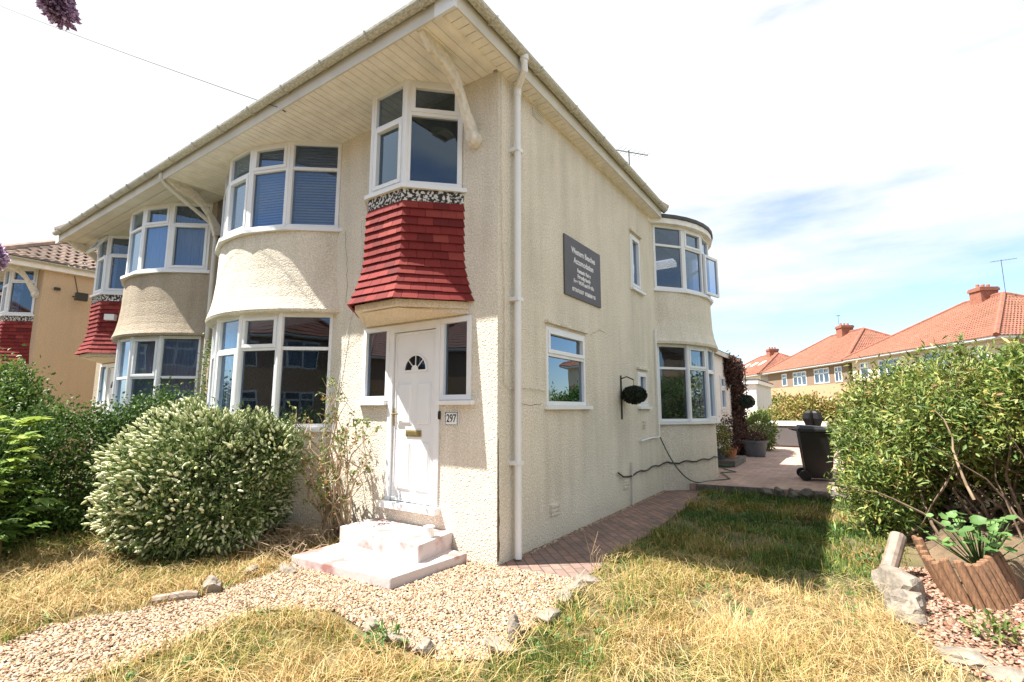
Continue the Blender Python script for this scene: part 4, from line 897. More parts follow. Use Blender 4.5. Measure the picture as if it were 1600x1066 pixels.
sl_ = mk(); sl_.tube([(-1.72, -.22, 3.40), (-1.84, -.36, 3.36)], .03, 8); sl_.lbox((-1.96, -.30), (.70, -.71), (-.71, -.70), 0, .18, 3.28, 3.40, 0, .10); sl_.build('security_light', 'upvc', h2)
# top-hung sash standing open over the oriel and one on the bay
f = mk(); gg = mk(); d, n, L_ = seg(ORP[1], ORP[2]); 
V0 = (ORP[1][0], ORP[1][1]-.03)
def tilted(fr_, gl_, P, d, n, L_, ztop, hh, ang):
    q = lambda u, s_, w_: (P[0]+d[0]*u+n[0]*(math.sin(ang)*s_+w_*math.cos(ang)), P[1]+d[1]*u+n[1]*(math.sin(ang)*s_+w_*math.cos(ang)), ztop-math.cos(ang)*s_+w_*math.sin(ang))
    def bx(u0, u1, s0, s1, w0, w1): fr_.hexa([q(u0, s1, w1), q(u1, s1, w1), q(u1, s1, w0), q(u0, s1, w0), q(u0, s0, w1), q(u1, s0, w1), q(u1, s0, w0), q(u0, s0, w0)])
    t = .045; bx(0, L_, 0, t, 0, .04); bx(0, L_, hh-t, hh, 0, .04); bx(0, t, t, hh-t, 0, .04); bx(L_-t, L_, t, hh-t, 0, .04)
    gl_.add([q(t, hh-t, .02), q(L_-t, hh-t, .02), q(L_-t, t, .02), q(t, t, .02)], [(0, 1, 2, 3)])
tilted(f, gg, V0, d, n, L_, 5.12, .36, R(28)); fo = f.build('open_sash', 'upvc', h2); gg.build('pane', 'glass', fo)

# ---- house across the drive on the far left
T3 = lambda x, y, z: (x-14.0, y-.55, z)
h3 = thing('neighbour_house', 'orange-buff rendered house with brown tiled roof at the left edge', 'house', (-14, -.55, 0))
front(h3, T3, False, 'n', -4.10, 5.85)
mk = lambda: MB(T3)
bw = mk(); wall(bw, (0, 0), (0, 1), (1, 0), 8.2, 0, 5.2, []); bw.build('side_wall', 'stucco_orange', h3)
bw = mk(); wall(bw, (0, 8.2), (-1, 0), (0, 1), 11.7, 0, 5.2, []); wall(bw, (-11.7, 8.2), (0, -1), (-1, 0), 8.2, 0, 5.2, []); wall(bw, (-11.7, 0), (1, 0), (0, -1), 5.85, 0, 5.2, []); bw.build('rear_wall', 'stucco_orange', h3)
eaves(h3, T3, False, -11.7, .10, 'n')
f = mk(); f.box(.002, .13, -.93, 8.3, 5.03, 5.18); f.build('fascia', 'soffit', h3)
g = mk(); gutter(g, (.135, -.95, 5.20), (.135, 8.3, 5.20), (1, 0), .05); g.build('gutter', 'gutter', h3)
rf = mk(); caps, H = hip_roof(rf, -11.9, .22, -1.0, 8.45, 5.22, 31, wave=.045); ro = rf.build('roof', 'roof_brown', h3)
cp = mk()
for a, b_ in caps: cp.tube([a, b_], .10, 8)
cp.build('ridge_tiles', 'roof_brown', ro)
bracket(T3, False, h3, -.30, [(-.86, 5.20), (-.72, 5.10), (-.52, 5.04), (-.36, 4.93), (-.26, 4.80), (-.19, 4.66), (-.11, 4.55), (-.05, 4.45)], (0, 4.42))
wl = mk(); wl.tube([(.0, .62, 4.45), (.14, .66, 4.42), (.24, .72, 4.40)], .02, 6); wl.tube([(.012, .72, 4.48), (.012, .66, 4.75), (.012, .60, 5.0)], .008, 5); wl.lbox((.2, .6), (0, 1), (1, 0), .0, .24, 4.32, 4.52, .0, .16); wl.lbox((.0, .22), (0, 1), (1, 0), .0, .12, 4.55, 4.62, .0, .06); wl.build('floodlight', 'dark_metal', h3)

# ------------------------------------------------------------------ background houses
def bg_house(label, corner, dirl, L_, Dp, ez, pitch, wins, wins2, upper='stucco_brown', lower='stucco_peach', chim=(.35, .5), group=None, split=3.6, skyl=0, rough=False):
    """corner = right end of the long front (world), dirl = unit vector along that front away from it"""
    dl = Vector(dirl).normalized(); dd = Vector((-dl.y, dl.x))   # into the house
    if dd.dot(Vector((corner[0]-CAM[0], corner[1]-CAM[1]))) < 0: dd = -dd
    ox, oy = corner[0]+dl.x*L_, corner[1]+dl.y*L_
    T = lambda x, y, z: (ox-dl.x*x+dd.x*y, oy-dl.y*x+dd.y*y, z)
    fl = (Vector((-dl.x, -dl.y, 0)).cross(Vector((dd.x, dd.y, 0)))).z < 0
    mk = lambda: MB(T, fl)
    h = thing('semi_detached_house', label, 'house', (corner[0], corner[1], 0), group)
    for (nm, a, b_, m1) in (('lower_wall', 0, split, lower), ('upper_wall', split, ez+.05, upper)):
        w_ = mk(); hf = [(x0, x1, z0, z1) for (x0, x1, z0, z1, k) in wins if a <= z0 < b_]; hs = [(x0, x1, z0, z1) for (x0, x1, z0, z1, k) in wins2 if a <= z0 < b_]
        wall(w_, (0, 0), (1, 0), (0, -1), L_, a, b_, hf); wall(w_, (L_, 0), (0, 1), (1, 0), Dp, a, b_, hs); wall(w_, (L_, Dp), (-1, 0), (0, 1), L_, a, b_, []); wall(w_, (0, Dp), (0, -1), (-1, 0), Dp, a, b_, []); w_.build(nm, m1, h)
    for ws, P, d, n in ((wins, (0, 0), (1, 0), (0, -1)), (wins2, (L_, 0), (0, 1), (1, 0))):
        for (x0, x1, z0, z1, k) in ws:
            fr_ = mk(); gl_ = mk(); cells = [(i/k, (i+1)/k, 0, .68, i % 2) for i in range(k)]+[(i/k, (i+1)/k, .68, 1, (i+1) % 2) for i in range(k)]
            frame(fr_, gl_, P, d, n, x0, x1, z0, z1, cells, w0=-.05, t=.08, bar=.07); o = fr_.build('window', 'upvc', h); gl_.build('pane', 'glass', o)
            c = mk(); c.lbox(P, d, n, x0+.05, x1-.05, z0+.05, z1-.05, -.25, -.24); c.build('curtain_or_dark_sheet', 'curtain_or_dark_sheet', o)
    s_ = mk(); s_.box(-.4, L_+.4, -.4, Dp+.4, ez-.02, ez+.03); s_.build('soffit', 'soffit_old', h)
    s_ = mk(); s_.box(-.45, L_+.45, -.45, Dp+.45, ez+.031, ez+.14); s_.build('fascia', 'upvc', h)
    rf = mk(); caps, H = hip_roof(rf, -.5, L_+.5, -.5, Dp+.5, ez+.15, pitch, wave=.04 if not rough else 0); ro = rf.build('roof', 'roof_red', h)
    cp = mk()
    for a, b_ in caps: cp.tube([a, b_], .14, 6)
    cp.build('ridge_tiles', 'roof_red', ro)
    zt = ez+.15+H
    for cx_, cy_ in chim:
        c = mk(); c.box(cx_-.45, cx_+.45, cy_-.55, cy_+.55, zt-1.6, zt+.45); c.box(cx_-.52, cx_+.52, cy_-.62, cy_+.62, zt+.45, zt+.62); c.box(cx_-.48, cx_+.48, cy_-.58, cy_+.58, zt+.62, zt+.7); co = c.build('chimney', 'chimney_brick', ro)
        for k in range(3): p_ = mk(); p_.lathe((cx_, cy_-.33+.33*k, zt+.7), [(.11, 0), (.12, .06), (.10, .1), (.11, .24)], 10); p_.build('chimney_pot', 'clay', co)
    if skyl:
        for k in range(skyl):
            s_ = mk(); w_ = (Dp+1)/2; x = L_*.35+k*2.2; a, b_ = .45, .62; pt = lambda X, t_, o: (X, -.5+w_*t_-o*.4, ez+.15+H*t_+o); s_.hexa([pt(x, a, .05), pt(x+.8, a, .05), pt(x+.8, b_, .05), pt(x, b_, .05), pt(x, a, .12), pt(x+.8, a, .12), pt(x+.8, b_, .12), pt(x, b_, .12)]); s_.build('skylight', 'paper_white', ro)
    return T, zt
DL = (-.50, .866)
TB, zb = bg_house('middle red-roofed pair with brown upper walls beyond the patio hedge', (3.33, 44.9), (-7.27, 11.8), 13.9, 9.0, 5.2, 34,
    [(3.0, 4.0, 3.75, 5.0, 1), (5.2, 7.6, 3.65, 5.0, 3), (8.9, 11.2, 3.7, 5.05, 3), (12.0, 13.0, 3.7, 5.0, 2), (5, 8, .8, 2.4, 3), (9.5, 11.5, .8, 2.3, 3)], [(2, 3, 3.7, 5, 1)], chim=[(7.0, 4.3)])
TC, zc_ = bg_house('nearest red-roofed pair on the right behind the big hedge', (10.0, 32.5), (-5.86, 10.3), 13.0, 10.0, 5.2, 32,
    [(1.0, 2.0, 3.8, 5.0, 1), (3.2, 5.6, 3.75, 5.0, 3), (7.6, 10.0, 3.75, 5.0, 3), (11.0, 12.3, 3.8, 5.0, 2)], [(3, 4.5, 3.7, 5, 2)], chim=[(6.7, 4.9)], upper='stucco_plain')
TA, za_ = bg_house('farthest red-roofed house with skylights, above the white garage', (-4.95, 58.6), (-7.27, 11.8), 13.0, 8.5, 5.2, 31, [(9.5, 10.8, 3.7, 5, 2)], [], chim=[(7.5, 4.2)], skyl=3, upper='render_white', lower='render_white')
# the other side of the street and the gardens to the right: seen in the window glass
for i, (cx_, cy_) in enumerate(((22, -20.5), (6, -20), (-10, -20.5), (-26, -20))):
    bg_house(['street-side house at the far right, opposite the front garden', 'street-side house facing the front garden', 'street-side house facing the attached neighbour', 'street-side house at the far left, opposite the drive'][i], (cx_, cy_), (-1, 0), 12.5, 8.5, 5.2, 38, [(1.2, 3.6, 3.6, 5, 3), (9, 11.4, 3.6, 5, 3), (1.2, 3.6, .9, 2.4, 3), (9, 11.4, .9, 2.4, 3)], [], chim=[(6.2, 4.3)], rough=True)
bg_house('garden-side house with red roof beyond the right hedge', (19, 4), (0, 1), 13, 8.5, 5.2, 37, [(1.2, 3.6, 3.6, 5, 3), (9, 11.4, 3.6, 5, 3)], [], chim=[(6.2, 4.3)], rough=True)

# ---- single-storey rear extension, white garage
ex = thing('rear_extension', 'white rendered single-storey extension with dark creeper beyond the round side bay', 'building', (0, 8.2, 0))
e = MB(); wall(e, (.02, 8.2), (0, 1), (1, 0), 5.1, 0, 2.95, [(2.35, 3.0, 1.45, 2.4)]); wall(e, (.02, 13.3), (-1, 0), (0, 1), 4, 0, 2.95, []); wall(e, (-3.98, 13.3), (0, -1), (-1, 0), 5.1, 0, 2.95, []); e.build('wall', 'render_white', ex)
e = MB(); e.box(-4.1, .12, 8.21, 13.42, 2.95, 3.08); e.build('roof', 'lead', ex); e = MB(); e.box(.121, .145, 8.21, 13.42, 2.93, 3.04); e.build('fascia', 'soffit_old', ex)
fr = MB(); gl = MB(); frame(fr, gl, (.02, 8.2), (0, 1), (1, 0), 2.35, 3.0, 1.45, 2.4, [(0, 1, 0, .65, 1), (0, 1, .65, 1, 1)], w0=-.05); o = fr.build('window', 'upvc', ex); gl.build('pane', 'glass', o)
s_ = MB(); s_.lbox((.02, 8.2), (0, 1), (1, 0), 2.3, 3.1, 1.40, 1.447, -.04, .06); s_.build('sill', 'upvc', o)
ga = thing('garage', 'white flat-roofed garage behind the hanging topiary ball', 'garage', (-.3, 19.7, 0))
e = MB(); e.box(-3.6, -.3, 19.7, 25, 0, 2.55); e.build('wall', 'render_white', ga); e = MB(); e.box(-3.7, -.2, 19.6, 25.1, 2.551, 2.72); e.build('fascia', 'upvc', ga); e = MB(); e.box(-3.72, -.18, 19.58, 25.12, 2.721, 2.76); e.build('roof', 'lead', ga)
p = MB(); p.tube([(-1.2, 19.5, 2.7), (-1.2, 19.5, 3.6)], .03, 6); p.build('vent_pipe', 'upvc', ga)

# ---- aerials
def aerial(label, x, y, z0, z1, ang, L_=1.1):
    t = thing('tv_aerial', label, 'aerial', (x, y, z0)); a = MB(); a.tube([(x, y, z0), (x, y, z1)], .015, 6); a.build('mast', 'dark_metal', t)
    d = Vector((math.cos(ang), math.sin(ang), .1)).normalized(); s_ = Vector((-d.y, d.x, 0)); b = MB(); c = Vector((x, y, z1-.05)); b.tube([c-d*L_*.4, c+d*L_*.6], .012, 5)
    for k in range(7): p_ = c-d*L_*.35+d*(L_*.9*k/6); b.tube([p_-s_*(.22-.015*k), p_+s_*(.22-.015*k)], .005, 4)
    b.build('antenna', 'dark_metal', t)
aerial('television aerial above the side gutter of the cream house', -1.4, 7.9, 5.3, 8.3, R(60), 1.1)
aerial('television aerial on the roof of the attached house', -9.5, -.2, 5.9, 6.05, R(180), .9)
q = TC(8.6, 4.6, zc_); aerial('television aerial beside the chimney of the nearest red roof', q[0], q[1], zc_-.2, zc_+2.1, R(20), 1.4)
q = TB(6.2, 4.3, zb); aerial('television aerial beside the chimney of the middle red roof', q[0], q[1], zb-.2, zb+1.9, R(80), 1.0)

# ------------------------------------------------------------------ doorstep, sign, number plate and other things by the walls
st = thing('doorstep', 'worn pink and white painted concrete double step below the white door', 'steps', (-1.0, -.5, 0))
def slab(pts, z0, z1, name):
    mb = MB(); mb.prism(pts, z0, z1); o = mb.build(name, 'step_paint', st, bevel=.012); return o
slab([(-1.66, -1.07), (-.38, -.98), (-.31, -.06), (-1.66, -.06)], 0, .10, 'lower_step')
slab([(-1.70, -.50), (-.47, -.57), (-.55, -.002), (-1.72, -.002)], .06, .255, 'upper_step')
sb = MB(); sb.lbox((0, 1.435), (0, 1), (1, 0), 0, 1.12, 2.94, 3.74, .004, .022); sg = thing('sign_board', 'dark slate sign with pale lettering high on the side wall', 'sign', (0, 2, 3.3)); sb.build('board', 'slate_sign', sg, bevel=.003)
def text(body, size, x, yc, z, rotz, m, parent, name='lettering', ext=.002, bold=0, sx=1.):
    cu = bpy.data.curves.new('t', 'FONT'); cu.body = body; cu.size = size; cu.align_x = 'CENTER'; cu.align_y = 'CENTER'; cu.extrude = ext; cu.offset = bold
    to = bpy.data.objects.new('t', cu); col.objects.link(to); bpy.context.view_layer.update()
    me = bpy.data.meshes.new_from_object(to.evaluated_get(bpy.context.evaluated_depsgraph_get())); bpy.data.objects.remove(to)
    Mx = Matrix.Translation(Vector((x, yc, z))) @ Matrix.Rotation(rotz, 4, 'Z') @ Matrix.Rotation(R(90), 4, 'X') @ Matrix.Diagonal((sx, 1, 1, 1))
    o = link(name, me, parent); og = ORG[o.name]; me.transform(Matrix.Translation(-og) @ Mx); me.materials.clear(); me.materials.append(M[m]); return o
tl = [('Western Beaches', .112, 3.575), ('Accomodation', .112, 3.445), ('Fantastic Rates', .075, 3.325), ('Friendly family', .075, 3.245), ('Free Wi-Fi and Netflix', .075, 3.165), ('07736763337  07360381905', .068, 3.045)]
for b_, s_, z_ in tl: text(b_, s_, .0235, 1.995, z_, R(90), 'sign_text', sg, bold=.0025, sx=.92)
npl = thing('number_plate', 'small white house number plate with patterned black border right of the door', 'sign', (-.585, 0, 1.39))
p = MB(); p.box(-.68, -.49, -.014, -.001, 1.315, 1.465); p.build('plate', 'paper_white', npl)
p = MB()
for k in range(10):
    for (z_, s_) in ((1.325, 1), (1.455, 1)): p.box(-.674+k*.0185, -.674+k*.0185+.012, -.0155, -.0141, z_-.007+(.003 if k % 2 else 0), z_+.007-(0 if k % 2 else .003))
for k in range(7):
    for x_ in (-.674, -.508): p.box(x_, x_+.013, -.0155, -.0141, 1.337+k*.0165, 1.348+k*.0165)
p.build('border', 'black_paint', npl)
text('297', .115, -.585, -.0155, 1.39, 0, 'black_paint', npl, 'numerals', .0008, .0015, .78)
db = MB(); db.lbox((-.775, 0), (1, 0), (0, -1), 0, .03, 1.38, 1.47, .0, .02); tag(db.build('doorbell', 'black_paint', bevel=.004), 'narrow black doorbell between the door and the number plate', 'doorbell')
mg = thing('white_tin', 'small white tin standing at the right of the top step', 'tin', (-.60, -.30, .255)); p = MB(); p.lathe((-.60, -.30, .256), [(.048, 0), (.05, .005), (.05, .085), (.052, .09)], 20); p.build('tin_body', 'paper_white', mg, smooth=False)
p = MB(); p.lathe((-.60, -.30, .347), [(.054, 0), (.054, .012), (.0, .014)], 20); p.build('lid', 'upvc', mg)
# topiary balls
def topiary(label, c, arm=None, rx=.17, rz=.13):
    t = thing('topiary_ball', label, 'topiary ball', c)
    P, Nn = shell([(c, (rx, rx, rz))], 1500, .9, 1.0, .05, .1, 5); V, F = leafmesh(P, nrm(Nn+rng.normal(size=P.shape)*.7), rng.normal(size=P.shape), .035, .02)
    fastmesh('foliage', V, F, 'topiary', t); b = MB(); b.lathe((c[0], c[1], c[2]), [(.01, -rz*.93)]+[(rx*.93*math.cos(a), rz*.93*math.sin(a)) for a in np.linspace(-1.3, 1.3, 9)]+[(.01, rz*.93)], 20); b.build('core', 'topiary', t)
    if arm:
        a = MB(); a.tube(arm, .010, 6); a.tube([(.012, arm[0][1], arm[0][2]+.05), (.012, arm[0][1], arm[0][2]-.62)], .013, 6); a.tube([(arm[-1][0], arm[-1][1], arm[-1][2]), c], .004, 4); a.build('wall_bracket', 'dark_metal', t)
topiary('squat black-green topiary ball on an iron bracket on the side wall', (.20, 3.30, 1.70), [(.012, 3.26, 1.95), (.10, 3.27, 1.98), (.20, 3.30, 1.93)], .175, .125)
topiary('round topiary ball hanging beyond the creeper by the white garage', (.55, 11.4, 1.68), None, .21, .19)
cb = MB(); cb.tube([(.55, 11.4, 1.86), (.55, 11.4, 2.55), (.45, 11.4, 2.72), (.04, 11.4, 2.74)], .012, 6); tag(cb.build('hanging_bracket', 'dark_metal'), 'iron bracket carrying the topiary ball on the extension wall', 'bracket')
# hose
pts = [(.05, 4.97, .98)]
for i in range(1, 15): t_ = i/14; pts.append((.05+.55*t_, 4.97+.25*t_+.9*t_*t_, .98-.86*math.sin(min(1, t_*1.15)*math.pi/2)+.0))
pts += [(.9, 6.5, .14), (.75, 6.9, .14), (.55, 7.4, .14), (.8, 7.7, .14), (.5, 8.1, .14), (.35, 8.6, .14)]
p = MB(); p.tube(pts, .011, 7); hs = p.build('garden_hose', 'hose', smooth=True); tag(hs, 'dark green garden hose looping from the wall tap over the patio edge', 'hose')
p = MB()
for j in range(3): p.tube([(.36+.22*math.cos(a)+.01*j, 8.55+.22*math.sin(a), .15+.02*j) for a in np.linspace(0, 6.0, 24)], .011, 6)
tag(p.build('hose_coil', 'leaf_ivy' if False else 'hose'), 'coiled end of green hose by the brick step', 'hose')
# brick step and pots by the extension
t = thing('brick_step', 'low dark brick step against the extension wall', 'step', (.3, 9.3, .12)); p = MB(); p.box(.03, .62, 8.7, 10.2, .121, .27); p.build('tread', 'rock_dark', t, bevel=.01)
def pot(label, c, r_, hgt, m, name='plant_pot', plant=None):
    t = thing(name, label, 'plant pot', c); p = MB(); p.lathe(c, [(r_*.74, 0), (r_*.96, hgt*.86), (r_*1.08, hgt*.87), (r_*1.1, hgt), (r_*.98, hgt), (r_*.95, hgt*.9)], 28); p.build('pot', m, t)
    s_ = MB(); s_.lathe((c[0], c[1], c[2]+hgt*.9), [(r_*.95, -.02), (r_*.9, .0), (.01, .03)], 20); s_.build('soil', 'soil', t)
    return t
t = pot('large slate-blue ribbed plastic planter beside the creeper', (.62, 11.9, .125), .33, .46, 'pot_plastic')
foliage('foliage', 'leaf_ivy', t, [((.62, 11.9, .66), (.3, .3, .14))], 60, 10, .07, .04, cr=.05)
t = pot('square-sided terracotta pot on the brick step', (.38, 9.5, .27), .17, .26, 'terracotta'); foliage('foliage', 'leaf_ivy', t, [((.38, 9.5, .85), (.28, .3, .38))], 120, 10, .08, .03, cr=.07)
t = pot('small dark pot at the foot of the round side bay', (.25, 8.9, .27), .14, .24, 'pot_plastic'); foliage('foliage', 'leaf_back', t, [((.25, 8.9, .75), (.22, .3, .35))], 90, 10, .07, .03, cr=.06)
# creeper on the extension
cr_ = thing('creeper', 'dark dead-leaved creeper climbing the white extension wall', 'climbing plant', (.1, 12.5, .12))
foliage('foliage', 'leaf_ivy', cr_, [((.10, 12.45, 1.6), (.14, .42, 1.5)), ((.1, 12.2, 2.75), (.12, 1.1, .2)), ((.1, 12.6, .5), (.2, .6, .5)), ((.1, 11.5, 2.6), (.08, .35, .4))], 900, 12, .09, .055, cr=.07, rough=.25)
b = branches([(.06, 12.4, .12), (.06, 12.7, .12)], [((.08, 12.4, 1.7), (.06, .5, 1.3))], 14, .03, 4, .04); b.build('stems', 'bark', cr_)
# hot tub
ht = thing('hot_tub', 'grey-panelled square hot tub with a pale beige lid on the patio', 'hot tub', (1.1, 17.2, .12))
p = MB(); p.box(.06, 2.24, 16.26, 18.4, .125, .86); p.build('cabinet', 'tub_panel', ht, bevel=.03)
p = MB(); p.box(.30, 2.0, 16.235, 16.26, .17, .82); p.build('side_panel', 'tub_panel', ht, bevel=.008)
p = MB(); p.hexa([(.0, 16.2, .865), (2.3, 16.2, .865), (2.3, 18.46, .865), (0, 18.46, .865), (.03, 16.23, .97), (2.27, 16.23, .97), (2.27, 18.43, 1.0), (.03, 18.43, 1.0)]); p.build('lid', 'tub_lid', ht, bevel=.02)
# wheelie bin
def bin_(label, cx_, cy_, rot, z0=.12, s=1., bag=False):
    t = thing('wheelie_bin', label, 'bin', (cx_, cy_, z0)); c, sn = math.cos(rot), math.sin(rot)
    T = lambda x, y, z: (cx_+(x*c-y*sn)*s, cy_+(x*sn+y*c)*s, z0+z*s)
    p = MB(T); b0 = [(-.20, -.20), (.20, -.20), (.20, .22), (-.20, .22)]; b1 = [(-.27, -.30), (.27, -.30), (.27, .30), (-.27, .30)]
    p.hexa([(x, y, .05) for x, y in b0]+[(x, y, .93) for x, y in b1]); p.build('body', 'bin_plastic', t, bevel=.02*s)
    p = MB(T); p.box(-.295, .295, -.325, .325, .925, .965); p.build('rim', 'bin_plastic', t, bevel=.008)
    p = MB(T); p.hexa([(-.30, -.36, .966), (.30, -.36, .966), (.30, .33, .966), (-.30, .33, .966), (-.26, -.30, 1.01), (.26, -.30, 1.01), (.26, .27, 1.05), (-.26, .27, 1.05)]); l_ = p.build('lid', 'bin_plastic', t, bevel=.015)
    p = MB(T); p.tube([(-.24, .34, .95), (-.24, .42, .97), (.24, .42, .97), (.24, .34, .95)], .016, 8); p.build('handle', 'bin_plastic', t)
    for sx in (-1, 1):
        p = MB(T); kk = 18; V = []
        for xx in (sx*.22, sx*.28):
            for j in range(kk): a = 2*math.pi*j/kk; V.append((xx, .25+.10*math.cos(a), .10+.10*math.sin(a)))
        p.add(V, [(j, (j+1) % kk, kk+(j+1) % kk, kk+j) for j in range(kk)]+[tuple(range(kk-1, -1, -1)), tuple(range(kk, 2*kk))]); p.build('wheel', 'bin_plastic', t, bevel=.01)
    return t
bin_('black wheelie bin half hidden by the left end of the big hedge', 2.33, 7.45, R(100))
# covered parasol / black bag shape behind the bin
t = thing('covered_parasol', 'closed black garden parasol standing behind the wheelie bin', 'parasol', (2.15, 10.6, .12))
p = MB(); kk = 14; V = []; zs = [(.07, .75), (.10, .95), (.13, 1.10), (.17, 1.24), (.13, 1.38), (.09, 1.43), (.02, 1.40)]
for r_, z in zs:
    for j in range(kk): a = 2*math.pi*j/kk; q_ = r_*(1+.28*(-1)**j); V.append((2.15+q_*math.cos(a)*1.1, 10.6+q_*math.sin(a), z))
p.add(V, [(i*kk+j, i*kk+(j+1) % kk, (i+1)*kk+(j+1) % kk, (i+1)*kk+j) for i in range(len(zs)-1) for j in range(kk)]); p.build('canopy', 'bin_plastic', t); p = MB(); p.tube([(2.15, 10.6, .12), (2.15, 10.6, 1.39)], .022, 8); p.build('pole', 'dark_metal', t)

# ------------------------------------------------------------------ stones, log, log edging
def rock(name, c, s_, seed, m='rock', rz=0):
    bm = bmesh.new(); bmesh.ops.create_icosphere(bm, subdivisions=3, radius=1)
    V = np.array([v.co[:] for v in bm.verts]); dn = 1+.42*(vnoise(V+seed*3.1, 1.3, seed)-.5)*2+.16*(vnoise(V+seed, 3.7, seed+5)-.5)*2
    # knock flats into it
    rr = np.random.default_rng(seed)
    V = V*dn[:, None]
    for k in range(7):
        nn = nrm(rr.normal(size=3)); off = rr.uniform(.55, .8); dd = V@nn-off; V = V-np.outer(np.maximum(dd, 0)*.9, nn)
    V = V*np.array(s_); cz, sz = math.cos(rz), math.sin(rz)
    for v, q_ in zip(bm.verts, V): v.co = (q_[0]*cz-q_[1]*sz, q_[0]*sz+q_[1]*cz, q_[2])
    me = bpy.data.meshes.new(name); bm.to_mesh(me); bm.free(); me.materials.append(M[m]); o = bpy.data.objects.new(name, me); col.objects.link(o); o.location = c; return o
RK = [((.93, .02, .03), (.09, .07, .05), 'pale stone at the near corner of the brick path'), ((.92, -.20, .03), (.07, .10, .06), 'broken grey stone just in front of the brick path corner'), ((.95, -.42, .02), (.06, .09, .045), 'small stone on the right gravel edge beyond the upright one'),
      ((.99, -.75, .02), (.08, .12, .04), 'long flat stone on the right gravel edge'), ((.97, -1.15, .06), (.05, .05, .10), 'upright pointed white stone at the gravel tip'), ((1.0, -1.34, .02), (.12, .06, .045), 'flat white stone right of the gravel tip'),
      ((.62, -1.60, .03), (.06, .05, .055), 'pale stone half sunk at the lower gravel edge'), ((.35, -1.62, .02), (.08, .05, .04), 'low brownish stone on the lower gravel edge'), ((.10, -1.58, .03), (.06, .05, .05), 'rough brown stone left of the lower gravel edge'),
      ((-1.54, -1.82, .03), (.09, .07, .07), 'square-cut brown stone in the left gravel edge'), ((-1.50, -1.20, .02), (.10, .05, .04), 'narrow dark stone left of the doorstep'), ((-1.70, -1.42, .03), (.05, .05, .05), 'rusty little stone left of the doorstep'),
      ((3.12, 1.25, .06), (.17, .26, .14), 'large grey angular rock behind the white one in the right bed'), ((3.10, .78, .05), (.14, .17, .13), 'large white boulder at the corner of the right bed'), ((3.34, .14, .01), (.14, .08, .04), 'flat white stone at the bottom of the right bed'),
      ((3.50, .02, .01), (.09, .07, .04), 'small pale stone between two flat ones in the right bed'), ((3.72, -.02, .02), (.13, .09, .05), 'pale stone at the bottom right of the picture'), ((3.98, 1.10, .10), (.13, .20, .19), 'tall brown-grey rock at the right picture edge'),
      ((3.95, -.15, .02), (.10, .08, .06), 'white stone in the bottom right corner')]
for i, (c, s_, lb) in enumerate(RK):
    c = (c[0], c[1], c[2]+.02); s_ = tuple(q*1.12 for q in s_)
    o = rock('edging_stone' if s_[2] < .12 else 'boulder', c, s_, i+3, 'rock'); tag(o, lb, 'stone', 'stones edging the gravel and the beds')
for i in range(9):
    y = 5.6+.03*i; x = 1.62+i*.2; o = rock('edging_rock', (x, y+.06, .06), (.13, .10, .10), 40+i, 'rock_dark', i)
    tag(o, ['dark rock at the left start of the patio rockery', 'second dark rock of the patio rockery', 'third dark rock of the patio rockery', 'fourth dark rock of the patio rockery', 'middle dark rock of the patio rockery', 'dark rock just right of the rockery middle', 'dark rock below the left side of the bin', 'dark rock directly below the bin', 'last dark rock of the patio rockery beside the hedge'][i], 'rock', 'dark rocks edging the patio')
p = MB(); p.tube([(-1.68, -2.20, .03), (-1.55, -2.02, .04), (-1.50, -1.96, .035)], [.035, .04, .03], 9); tag(p.build('stick', 'log_grey'), 'short grey log lying on the left edge of the gravel', 'log')
a = Vector((3.03, 1.50, .02)); b_ = Vector((3.17, 1.86, .34)); p = MB(); p.tube([a, b_], [.062, .066], 14); tag(p.build('log', 'log_grey', smooth=False), 'leaning cut grey log between the lawn and the log edging', 'log')
le = thing('log_edging', 'leaning curved roll of orange-brown timber edging logs', 'edging', (3.6, 1.6, 0))
ep = [(3.42, 1.92, .34), (3.42, 1.75, .34), (3.43, 1.55, .27), (3.45, 1.38, .25), (3.50, 1.26, .29), (3.59, 1.20, .30), (3.69, 1.26, .31), (3.78, 1.40, .31), (3.86, 1.58, .31), (3.93, 1.80, .30)]
_e = np.array(ep); _c = np.concatenate([[0], np.cumsum(np.hypot(np.diff(_e[:, 0]), np.diff(_e[:, 1])))]); _n = int(_c[-1]/.071); _s = np.linspace(0, _c[-1], _n)
ep = [(np.interp(q, _c, _e[:, 0]), np.interp(q, _c, _e[:, 1]), np.interp(q, _c, _e[:, 2])+rng.uniform(-.02, .02)) for q in _s]
for i, (x, y, hh) in enumerate(ep):
    lx = -.10-.02*rng.uniform(); ly = .05
    p = MB(); q0 = Vector((x, y, -.02)); q1 = Vector((x+lx, y+ly, hh)); k = 10; p.tube([q0, q1, q1+Vector((lx*.02, 0, .012))], [.032, .032, .025], k); p.build('timber_log', 'timber', le)
# loose soil and mulch mound inside the edging
gx = np.linspace(3.0, 6.4, 60); gy = np.linspace(1.3, 5.2, 60); X, Y = np.meshgrid(gx, gy); Pm = np.stack([X.ravel(), Y.ravel()], 1)
dx = np.minimum.reduce([Pm[:, 0]-3.38-(Pm[:, 1] < 1.9)*.10-(Pm[:, 0] > 3.9)*0, Pm[:, 1]-1.25-np.maximum(0, Pm[:, 0]-3.6)*1.6, 6.4-Pm[:, 0], 5.2-Pm[:, 1]]); Z = np.clip(dx*.9, -.05, .22)+.08*(vnoise(Pm, 4, 3)-.5)+.04*(vnoise(Pm, 14, 4)-.5)-.02
Fm = np.array([(j*60+i, j*60+i+1, (j+1)*60+i+1, (j+1)*60+i) for j in range(59) for i in range(59)])
o = fastmesh('soil_bed', np.column_stack([Pm, Z]), Fm, 'soil', smooth=True); o['kind'] = 'structure'

